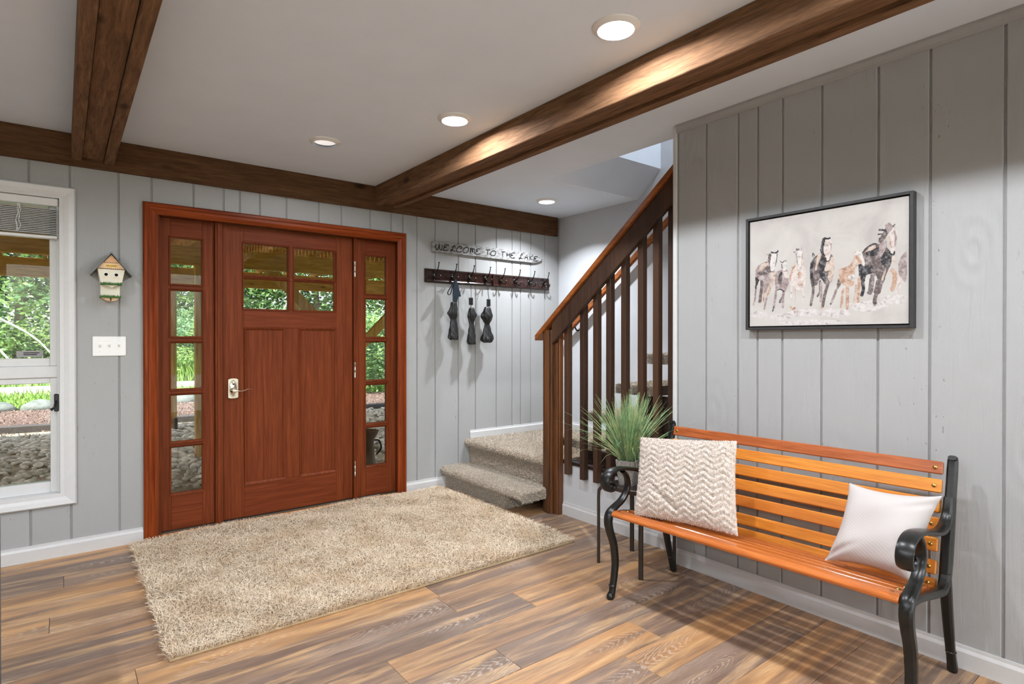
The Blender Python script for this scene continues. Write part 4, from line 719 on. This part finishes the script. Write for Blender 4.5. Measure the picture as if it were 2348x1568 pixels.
# ---------------------------------------------------------------- pillows
def pillow(nm, label, TL, TR_, BL, BR_, th, mat, chev=False, back=None, pinch=.07, wr=0):
    t = thing(nm, label, 'pillow', tuple((np.array(BL) + np.array(BR_)) / 2), group='pillows on the bench')
    TL, TR_, BL, BR_ = map(np.array, (TL, TR_, BL, BR_)); n = 90 if chev else 60; N = np.cross(TR_ - BL, TL - BR_); N = N / np.linalg.norm(N)
    if N @ np.array([-1, -.5, 0]) < 0: N = -N   # faces the room
    us = np.linspace(0, 1, n); U, V = np.meshgrid(us, us); a = 2 * U - 1; b = 2 * V - 1
    # edges curve inward between corners
    pu = U - a * pinch * (1 - b ** 2) * (abs(a)) ; pv = V - b * pinch * (1 - a ** 2) * (abs(b))
    base = ((1 - pu) * (1 - pv))[..., None] * BL + (pu * (1 - pv))[..., None] * BR_ + ((1 - pu) * pv)[..., None] * TL + (pu * pv)[..., None] * TR_
    prof = (np.clip(1 - a ** 4, 0, 1) * np.clip(1 - b ** 4, 0, 1)) ** .55 * (1 - .12 * (a ** 2 + b ** 2)); Wd = np.linalg.norm(TR_ - TL); Hh = np.linalg.norm(TL - BL)
    det = np.zeros_like(U)
    if chev:
        X = U * Wd; Z = V * Hh; zig = np.abs(((X / .082) % 1) - .5) * 2; det = .0040 * np.sin((Z - zig * .026) * 2 * np.pi / .026) * np.clip(prof * 2, 0, 1) + RNG.normal(0, .0003, U.shape)
        det += -.02 * np.exp(-(((U - .36) * .8 + (V - .22) * .9) / .035) ** 2) * np.exp(-((U - .32) ** 2 + (V - .2) ** 2) / .03)
    else:
        det = .004 * np.sin(U * 9 + V * 4) * prof + .003 * np.sin(V * 14 - U * 6) * prof
        for (u0, v0, du, dv, dp) in ((.1, .1, 1, .6, .01), (.85, .2, -.6, 1, .008), (.9, .85, -1, -.4, .008)): det -= dp * np.exp(-(((U - u0) * dv - (V - v0) * du) / .05) ** 2) * np.exp(-((U - u0) ** 2 + (V - v0) ** 2) / .05)
    fr = base + N * ((th / 2) * prof + det)[..., None]; bk = base - N * ((th / 2) * prof * .8)[..., None]
    vs = list(fr.reshape(-1, 3)) + list(bk.reshape(-1, 3)); fs = []
    for i in range(n - 1):
        for j in range(n - 1): q = i * n + j; fs.append((q, q + 1, q + n + 1, q + n)); q += n * n; fs.append((q, q + n, q + n + 1, q + 1))
    o = mesh('cover', vs, fs, mat, t, smooth='all', fix=False)
    bm = bmesh.new(); bm.from_mesh(o.data); bmesh.ops.remove_doubles(bm, verts=bm.verts, dist=1e-5); bmesh.ops.recalc_face_normals(bm, faces=bm.faces); bm.to_mesh(o.data); bm.free()
    if chev:
        m = 50000; fi = RNG.integers(0, n - 1, m); fj = RNG.integers(0, n - 1, m); e1 = RNG.random(m)[:, None]; e2 = RNG.random(m)[:, None]
        root = fr[fi, fj] * (1 - e1) * (1 - e2) + fr[fi, fj + 1] * e1 * (1 - e2) + fr[fi + 1, fj] * (1 - e1) * e2 + fr[fi + 1, fj + 1] * e1 * e2
        nn = np.cross(fr[fi, fj + 1] - fr[fi, fj], fr[fi + 1, fj] - fr[fi, fj]); nn /= np.linalg.norm(nn, axis=1)[:, None] + 1e-9
        if (nn @ N).mean() < 0: nn = -nn
        j = RNG.normal(0, .3, (m, 3)); dd = nn * .7 + j; wv = np.cross(nn, RNG.normal(0, 1, (m, 3))); wv /= np.linalg.norm(wv, axis=1)[:, None] + 1e-9
        strands('fur', root, root + dd * .002, root + (dd + j * .5) * .0038, wv * .0011, mat, t)
    return t
pillow('throw_pillow', 'large fluffy cream chevron pillow at the plant end of the bench', (2.235, 1.845, .757), (2.365, 1.412, .785), (2.09, 1.762, .425), (2.215, 1.316, .420), .15, 'fur_fabric', True, pinch=.02)
pillow('throw_pillow', 'smaller smooth off-white pillow leaning on the far arm of the bench', (2.400, .962, .685), (2.440, .672, .688), (2.265, .992, .405), (2.27, .690, .405), .14, 'cotton_fabric', pinch=.07)
# ---------------------------------------------------------------- side table and plant
TX0, TX1, TY0, TY1, TZ = 2.345, 2.625, 1.935, 2.232, .445
tb = thing('side_table', 'small dark metal side table behind the bench arm holding the plant', 'side table', ((TX0 + TX1) / 2, (TY0 + TY1) / 2, 0))
CXT, CYT = (TX0 + TX1) / 2, (TY0 + TY1) / 2
def rrect(x0, x1, y0, y1, r, n=6):
    p = []
    for cx, cy, a0 in ((x1 - r, y1 - r, 0), (x0 + r, y1 - r, 90), (x0 + r, y0 + r, 180), (x1 - r, y0 + r, 270)):
        for k_ in range(n + 1): a = R(a0 + 90 * k_ / n); p.append((cx + r * math.cos(a), cy + r * math.sin(a)))
    return p
prism('table_top', rrect(TX0 + .012, TX1 - .012, TY0 + .012, TY1 - .012, .09), 'z', TZ - .030, TZ - .004, 'table_metal', tb, .004)
for x, sx in ((TX0, 1), (TX1, -1)):
    for y, sy in ((TY0, 1), (TY1, -1)):
        sweep('leg', [(x, y, 0), (x, y, .2), (x, y, TZ - .07), (x + sx * .006, y + sy * .006, TZ - .035), (x + sx * .025, y + sy * .025, TZ - .014), (x + sx * .055, y + sy * .055, TZ - .010)], (sx, -sy, 0), .026, .018, 'table_metal', tb)
pp = thing('potted_grass', 'grey speckled square pot of tall artificial green grass on the side table', 'potted plant', (2.44, 2.115, TZ))
PX, PYc = 2.452, 2.112
def sq_ring(w, z, r=.02): return [(PX + a, PYc + b, z) for a, b in rrect(-w, w, -w, w, r, 3)]
rings = [sq_ring(.040, TZ - .004, .012), sq_ring(.043, TZ + .01, .014), sq_ring(.056, TZ + .118, .018), sq_ring(.057, TZ + .132, .018), sq_ring(.050, TZ + .132, .016), sq_ring(.048, TZ + .115, .016)]
rot = Matrix.Rotation(R(18), 4, 'Z'); vs = [tuple((Matrix.Translation((PX, PYc, 0)) @ rot @ Matrix.Translation((-PX, -PYc, 0))) @ Vector(v)) for r in rings for v in r]
mesh('pot', vs, ring_faces(len(rings), len(rings[0]), caps=True), 'pot_stone', pp, smooth=True)
lathe('moss', [(.0001, 0), (.03, 0), (.052, -.004)], 14, 'soil_dark', (PX, PYc, TZ + .117), pp, caps=False)
nb = 460; a = RNG.random(nb) * 2 * np.pi; lean = np.abs(RNG.normal(0, .42, nb)); lean[:40] = RNG.uniform(.7, 1.15, 40); L = RNG.uniform(.27, .41, nb); rr = .034 * np.sqrt(RNG.random(nb))
root = np.stack([PX + rr * np.cos(a), PYc + rr * np.sin(a), np.full(nb, TZ + .11)], 1); dh = np.stack([np.cos(a), np.sin(a), np.zeros(nb)], 1)
V = []; seg = 6
for s in range(seg + 1):
    u_ = s / seg; c = root + dh * (L * np.sin(lean) * u_ ** 1.25 * (1 + .15 * u_))[:, None]; c[:, 2] += L * u_ * np.cos(lean * .85) - .05 * lean * u_ ** 3; c[:40, 2] -= (.10 * u_ ** 2.5) * RNG.random(40)
    wv = np.stack([-np.sin(a * 1.7), np.cos(a * 1.7), np.zeros(nb)], 1) * (.0032 * (1 - u_ * .85)); V += [c - wv, c + wv]
V = np.stack(V, 1); V[..., 0] = np.minimum(V[..., 0], 2.745 - .02 * RNG.random(V.shape[:1])[:, None]); near = V[..., 1] < 2.0; V[..., 0] = np.where(near, np.minimum(V[..., 0], 2.655), V[..., 0]); k_ = 2 * (seg + 1); b_ = np.arange(nb)[:, None] * k_
arrays('grass_blades', V.reshape(-1, 3), np.concatenate([b_ + np.array([[2 * s, 2 * s + 1, 2 * s + 3, 2 * s + 2]]) for s in range(seg)], 0), 'grass_blade', pp, kind='stuff')
# ---------------------------------------------------------------- rug
rg = thing('shag_rug', 'large beige shag rug in front of the door', 'rug', (1.385, 3.33, 0))
RX0, RX1, RY0, RY1 = .318, 2.452, 2.545, 4.125
box('backing', RX0, RX1, RY0, RY1, .0005, .010, 'rug_backing', rg, .002)
n = 185000; x = RX0 + RNG.random(n) * (RX1 - RX0); yv = RY0 + RNG.random(n) * (RY1 - RY0)
th_ = 1.0 * np.sin(x * 5.1 + 1.9 * np.sin(yv * 4.3)) + 1.6 * np.sin(yv * 9.3 + x * 6.7) + 2.0 * np.sin(x * 19 + yv * 13) + RNG.normal(0, 1.9, n)
Lh = RNG.uniform(.014, .042, n); hgt = RNG.uniform(.014, .030, n) * (1 + .25 * np.sin(x * 7 + 2 * np.sin(yv * 5)) * np.sin(yv * 8))
d = np.stack([np.cos(th_), np.sin(th_), np.zeros(n)], 1); root = np.stack([x, yv, np.full(n, .009)], 1)
mid = root + d * (Lh * .4)[:, None]; mid[:, 2] += hgt * .8; tip = root + d * Lh[:, None] + RNG.normal(0, .004, (n, 3)); tip[:, 2] = .010 + hgt * RNG.uniform(.75, 1.1, n)
for arr in (mid, tip): arr[:, 1] = np.minimum(arr[:, 1], 4.145)
wv = np.stack([-np.sin(th_), np.cos(th_), RNG.normal(0, .3, n)], 1) * RNG.uniform(.0009, .0016, n)[:, None]
strands('pile', root, mid, tip, wv, 'rug_pile', rg)
# ---------------------------------------------------------------- sofa edge at the left
so = thing('sofa', 'grey fabric sofa, only its rounded back corner showing at the left edge', 'sofa', (-.65, 1.4, 0))
def soft(nm, x0, x1, y0, y1, z0, z1, r, par=so):
    o = box(nm, x0, x1, y0, y1, z0, z1, 'sofa_fabric', par, 0); bm = bmesh.new(); bm.from_mesh(o.data); bmesh.ops.bevel(bm, geom=list(bm.edges), offset=r, segments=5, profile=.5, affect='EDGES'); bm.to_mesh(o.data); bm.free(); o.data.polygons.foreach_set('use_smooth', [True] * len(o.data.polygons)); return o
soft('back', -.40, -.1555, .55, 2.46, .10, .735, .055); soft('base', -1.08, -.30, .62, 2.44, .10, .34, .03)
soft('arm', -1.10, -.34, 2.26, 2.46, .10, .60, .05); soft('arm', -1.10, -.34, .55, .75, .10, .60, .05)
soft('seat_cushion', -1.09, -.40, .76, 1.50, .34, .48, .045); soft('seat_cushion', -1.09, -.40, 1.51, 2.25, .34, .48, .045)
for x in (-1.02, -.24):
    for y in (.62, 2.38): lathe('leg', [(.0001, 0), (.018, 0), (.026, .105), (.0001, .105)], 12, 'dark_stain', (x, y, 0), so, caps=False)
# ---------------------------------------------------------------- outdoors
GZ = -.12
def ground(nm, pts, z, mat, label, cat): return struct(prism(nm, pts, 'z', z - .1, z, mat), label, cat)
ground('terrain', [(-40, -40), (60, -40), (60, 60), (-40, 60)], GZ - .03, 'lawn_ground', 'green lawn ground around the house', 'ground')
ground('gravel_bed', [(-6, 4.34), (12, 4.34), (12, 10.0), (-6, 11.6)], GZ - .012, 'fine_gravel', 'bed of pale gravel under the deck outside the door', 'ground')
ground('mulch_bed', [(-8, 11.9), (14, 9.9), (14, 13.0), (-8, 15.2)], GZ + .0, 'mulch', 'brown mulch bed beyond the timber edging', 'ground')
ground('driveway', [(-20, 20.4), (30, 15.6), (30, 19.0), (-20, 23.5)], GZ - .02, 'asphalt', 'pale driveway strip beyond the lawn', 'ground')
eg = prism('timber_edging', [(-6, 11.55), (12, 9.75), (12, 9.92), (-6, 11.72)], 'z', GZ - .02, GZ + .09, 'edging_timber', None, .01); tag(eg, 'grey timber edging between gravel and mulch', 'edging')
ground('reflector', [(-14, -16), (12, -16), (12, -1.76), (-14, -1.76)], GZ + .02, 'bounce_stone', 'pale stone patio added unseen behind the room to bounce daylight in', 'ground')  # added pale surface, bounces neutral sunlight through the rear windows onto the ceiling
# pebbles
ico = bmesh.new(); bmesh.ops.create_icosphere(ico, subdivisions=1, radius=1); iv = np.array([v.co[:] for v in ico.verts]); jf = np.array([[v.index for v in f.verts] for f in ico.faces]); ico.free()
n = 5200; px = RNG.uniform(-1.6, 5.6, n); py = RNG.uniform(5.9, 10.4, n); sc = RNG.uniform(.022, .05, n)[:, None, None] * np.stack([RNG.uniform(.8, 1.4, n), RNG.uniform(.8, 1.4, n), RNG.uniform(.45, .75, n)], 1)[:, None, :]
an = RNG.random(n) * 6.28; v = iv[None] * sc; ca2, sa2 = np.cos(an)[:, None], np.sin(an)[:, None]
V = np.stack([v[..., 0] * ca2 - v[..., 1] * sa2 + px[:, None], v[..., 0] * sa2 + v[..., 1] * ca2 + py[:, None], v[..., 2] + GZ + .012 + RNG.uniform(0, .02, n)[:, None]], -1)
pb = arrays('pebbles', V.reshape(-1, 3), (jf[None] + (np.arange(n) * len(iv))[:, None, None]).reshape(-1, 3), 'pebble', None, True, 'stuff'); tag(pb, 'loose rounded pebbles covering the bed outside', 'pebbles')
n = 15000; root = np.stack([RNG.uniform(-2, 8, n), RNG.uniform(9.9, 14.6, n), np.full(n, GZ)], 1); dd = RNG.normal(0, 1, (n, 3)) * [1, 1, .4]; dd /= np.linalg.norm(dd, axis=1)[:, None]; dd[:, 2] = np.abs(dd[:, 2]); wv = np.cross(dd, [0, 0, 1]); 
ml = strands('mulch_chips', root, root + dd * .02, root + dd * .045, wv * .009, 'mulch_chip', None); tag(ml, 'brown wood chips scattered over the mulch bed', 'mulch')
n = 26000; gx = RNG.uniform(-5, 13, n); gy = RNG.uniform(12.9, 26, n); keep = ((gy < 18.4 - gx * .096) | (gy > 21.6 - gx * .09)) & (gy > 14.35 - gx * .1); gx, gy = gx[keep], gy[keep]; n = len(gx)
root = np.stack([gx, gy, np.full(n, GZ - .03)], 1); dd = np.stack([RNG.normal(0, .35, n), RNG.normal(0, .35, n), np.ones(n)], 1); hh = np.where(gy > 21 - gx * .09, RNG.uniform(.2, .6, n), RNG.uniform(.08, .16, n))[:, None]
gs = strands('lawn_grass', root, root + dd * hh * .5, root + dd * hh + RNG.normal(0, .03, (n, 3)), np.stack([np.full(n, .012), np.zeros(n), np.zeros(n)], 1), 'lawn_green', None); tag(gs, 'bright green lawn grass either side of the driveway', 'grass')
def blob(nm, x, y, z, r, mat, label, cat, group):
    b = bmesh.new(); bmesh.ops.create_icosphere(b, subdivisions=2, radius=1)
    for vv in b.verts: s = 1 + .18 * math.sin(vv.co.x * 5 + x * 3) * math.cos(vv.co.y * 4 + y); vv.co = Vector((vv.co.x * r[0] * s, vv.co.y * r[1] * s, vv.co.z * r[2] * s))
    me = bpy.data.meshes.new(nm); b.to_mesh(me); b.free(); o = link(nm, me, mat, smooth='all'); o.location = (x, y, z); return tag(o, label, cat, group)
for i, (x, r) in enumerate([(-1.6, .34), (-.95, .26), (-.35, .30), (.35, .28), (1.2, .22), (2.1, .26), (3.4, .24)]):
    blob('boulder', x, 14.45 - x * .1, GZ + .02, (r, r * .8, r * .55), 'boulder', ['largest grey boulder, outermost left of the mulch border', 'grey boulder second from the left on the mulch border', 'rounded grey boulder below the window at the mulch border', 'grey boulder at the mulch border in line with the window edge', 'small grey boulder seen past the left sidelight', 'grey boulder behind the front door line at the mulch border', 'grey boulder rightmost on the mulch border'][i], 'boulder', 'boulders along the mulch border')
# deck
def lum(nm, b, label, cat, mat, group=None, bevel=.006): return tag(box(nm, *b, mat, None, bevel), label, cat, group)
XP = [-2.2, 1.25, 3.07, 6.2]
lum('deck_beam', (-6, 11, 7.46, 7.54, 2.085, 2.299), 'near timber deck beam over the gravel outside', 'deck beam', 'deck_lumber', 'deck beams')
lum('deck_beam', (-6, 11, 9.80, 9.88, 2.05, 2.299), 'far timber deck beam nearest the trees', 'deck beam', 'deck_lumber', 'deck beams')
lum('deck_ledger', (-6, 11, 4.345, 4.385, 2.28, 2.53), 'timber deck ledger bolted above the door outside', 'deck beam', 'deck_lumber')
jo = thing('deck_joists', 'row of timber joists under the upper deck', 'deck joists', (1, 7, 2.3))
for i in range(36):
    x = -5.6 + i * .45; box('joist', x, x + .04, 4.39, 10.1, 2.30, 2.53, 'deck_lumber_y', jo, .004)
bo = thing('deck_boards', 'timber boards of the upper deck seen from below', 'deck floor', (1, 7, 2.53))
for i in range(40): box('deck_board', -6, 11, 4.36 + i * .146, 4.36 + i * .146 + .136, 2.531, 2.565, 'deck_lumber', bo, .003)
PL_ = [(1.25, 7.5, 'timber deck post nearest the door, seen through the left sidelight'), (1.285, 9.84, 'timber deck post farther out behind the left sidelight'), (3.07, 7.5, 'timber deck post with braces beyond the door hinges'), (3.07, 9.84, 'far timber deck post beyond the door hinges'), (-2.4, 7.5, 'near timber deck post outside, far left'), (-2.4, 9.84, 'far timber deck post outside, far left')]
for x, y, lb in PL_: lum('deck_post', (x - .048, x + .048, y - .048, y + .048, GZ - .02, 2.085 if y < 9 else 2.05), lb, 'deck post', 'deck_lumber_z', 'deck posts')
for sd, lb in ((-1, 'slanted timber brace left of the braced deck post'), (1, 'slanted timber brace right of the braced deck post')):
    br_ = prism('deck_brace', [(3.07 + sd * .0, 1.12), (3.07 + sd * .95, 2.07), (3.07 + sd * 1.13, 2.07), (3.07 + sd * .0, .94)], 'y', 7.40, 7.448, 'deck_lumber_z', None, .004); tag(br_, lb, 'deck brace', 'deck braces')
for x, lb in ((1.20, 'left black upright fitting at the foot of the far deck post'), (1.31, 'right black upright fitting at the foot of the far deck post')): tag(box('hose_stub', x - .02, x + .02, 9.70, 9.76, GZ, GZ + .2, 'black_plastic', None, .008), lb, 'fitting', 'black fittings by the deck post')
# planter
pt = thing('garden_urn', 'brown clay urn with loop handles outside the right sidelight', 'urn', (2.30, 5.25, GZ))
lathe('urn_body', [(.0001, 0), (.10, 0), (.115, .03), (.10, .12), (.085, .22), (.075, .34), (.08, .40), (.115, .45), (.125, .475), (.11, .48), (.08, .46), (.0001, .44)], 28, 'clay', (2.30, 5.25, GZ), pt, caps=False)
for sd in (-1, 1): tube('urn_handle', [(2.30 + sd * .08, 5.24, GZ + .38), (2.30 + sd * .125, 5.22, GZ + .37), (2.30 + sd * .14, 5.21, GZ + .30), (2.30 + sd * .10, 5.23, GZ + .24)], .009, 'dark_metal', pt)
lum('porch_board', (1.95, 2.62, 4.95, 5.6, GZ - .011, GZ + .0), 'worn wooden board under the clay urn', 'board', 'sill_wood')
# trees and shrubs
def tree(nm, label, x, y, h, rx, rz, n, lf, mat, trunk=.12, low=.35, cat='tree', group='trees beyond the driveway'):
    t = thing(nm, label, cat, (x, y, GZ), group=group)
    if trunk:
        tube('trunk', [(x, y, GZ - .05), (x + .1, y, h * .3), (x - .08, y + .1, h * .6), (x + .1, y, h * .92)], [trunk, trunk * .8, trunk * .55, trunk * .2], 'bark', t, n=8)
        for k_ in range(4):
            a_ = random.random() * 6.28; z = h * (.35 + .13 * k_); tube('branch', [(x, y, z), (x + math.cos(a_) * rx * .4, y + math.sin(a_) * rx * .4, z + h * .08), (x + math.cos(a_) * rx * .8, y + math.sin(a_) * rx * .8, z + h * .12)], [trunk * .4, trunk * .28, trunk * .1], 'bark', t, n=6)
    nc = max(8, n // 330); cz = GZ + h * (low + 1) / 2; P = RNG.normal(0, 1, (nc, 3)); P /= np.linalg.norm(P, axis=1)[:, None]; P *= RNG.uniform(.45, 1, nc)[:, None] ** .5
    cen = P * [rx, rx, h * (1 - low) / 2 * rz] + [x, y, cz]; ci = RNG.integers(0, nc, n); q = cen[ci] + RNG.normal(0, 1, (n, 3)) * [rx * .2, rx * .2, rx * .15]; q[:, 2] = np.maximum(q[:, 2], GZ + .03)
    e1 = RNG.normal(0, 1, (n, 3)); e1[:, 2] *= .5; e1 /= np.linalg.norm(e1, axis=1)[:, None]; e2 = np.cross(e1, RNG.normal(0, 1, (n, 3))); e2 /= np.linalg.norm(e2, axis=1)[:, None]; s = RNG.uniform(.6, 1.3, n)[:, None] * lf
    V = np.stack([q - e1 * s, q - e2 * s * .45, q + e1 * s, q + e2 * s * .45], 1).reshape(-1, 3)
    arrays('foliage', V, np.arange(4 * n).reshape(n, 4), mat, t, kind='stuff')
TL_ = [(-4.5, 27, 9, 3.4, 'leafy tree at far left beyond the driveway'), (-1.2, 25, 10, 3.2, 'leafy tree behind the window blind'), (2.0, 27, 9.5, 3.4, 'leafy tree seen past the left sidelight'), (5.2, 26, 10, 3.4, 'bright leafy tree straight beyond the front door'), (8.6, 25, 9.5, 3.4, 'leafy tree behind the door panes on the hinge side'), (11.8, 24, 9, 3.4, 'leafy tree beyond the right sidelight'), (15.5, 23, 9, 3.5, 'leafy tree farthest right beyond the driveway')]
for i, (x, y, h, r_, lb) in enumerate(TL_): tree('tree', lb, x, y, h, r_, 1.0, 22000, .10, 'leaf_green' if i % 2 else 'leaf_dark', .16, .12)
SH = [(-2.5, 23.6, 'low green shrub left of the window view'), (.2, 23.4, 'low green shrub under the window branch'), (3.2, 23.0, 'low green shrub behind the left sidelight'), (6.2, 21.6, 'low green shrub beyond the front door'), (8.6, 19.4, 'bushy green shrub low in the right sidelight'), (6.8, 13.8, 'loose green shrub beside the mulch in the right sidelight'), (9.6, 15.0, 'dense green shrub at the right of the deck')]
for i, (x, y, lb) in enumerate(SH): tree('shrub', lb, x, y, 2.2 if i < 5 else 1.9, 1.3, 1.0, 6500, .058, 'leaf_dark' if i % 2 else 'leaf_green', .03, .05, 'shrub', 'shrubs along the driveway')
bb = thing('bare_branch', 'pale curved bare branch arching in front of the trees at the window', 'branch', (-.6, 17, 0))
tube('limb', [(-2.6, 17, 1.5), (-1.6, 17, 1.85), (-.6, 17, 1.35), (.0, 17, .6)], [.035, .03, .024, .018], 'pale_bark', bb); tube('limb', [(-1.9, 17, 1.75), (-1.1, 17, 1.0), (-.55, 17, .05)], [.03, .026, .018], 'pale_bark', bb); tube('limb', [(-1.2, 17, 1.05), (-1.9, 17, .8)], [.016, .01], 'pale_bark', bb, sub=1)
bb = thing('bare_branch', 'thin white arched branch seen through the lower door pane', 'branch', (4.6, 15, 0)); tube('limb', [(4.15, 15, 1.2), (4.5, 15, 2.2), (5.0, 15, 2.55), (5.3, 15, 2.5)], [.02, .018, .015, .01], 'pale_bark', bb)
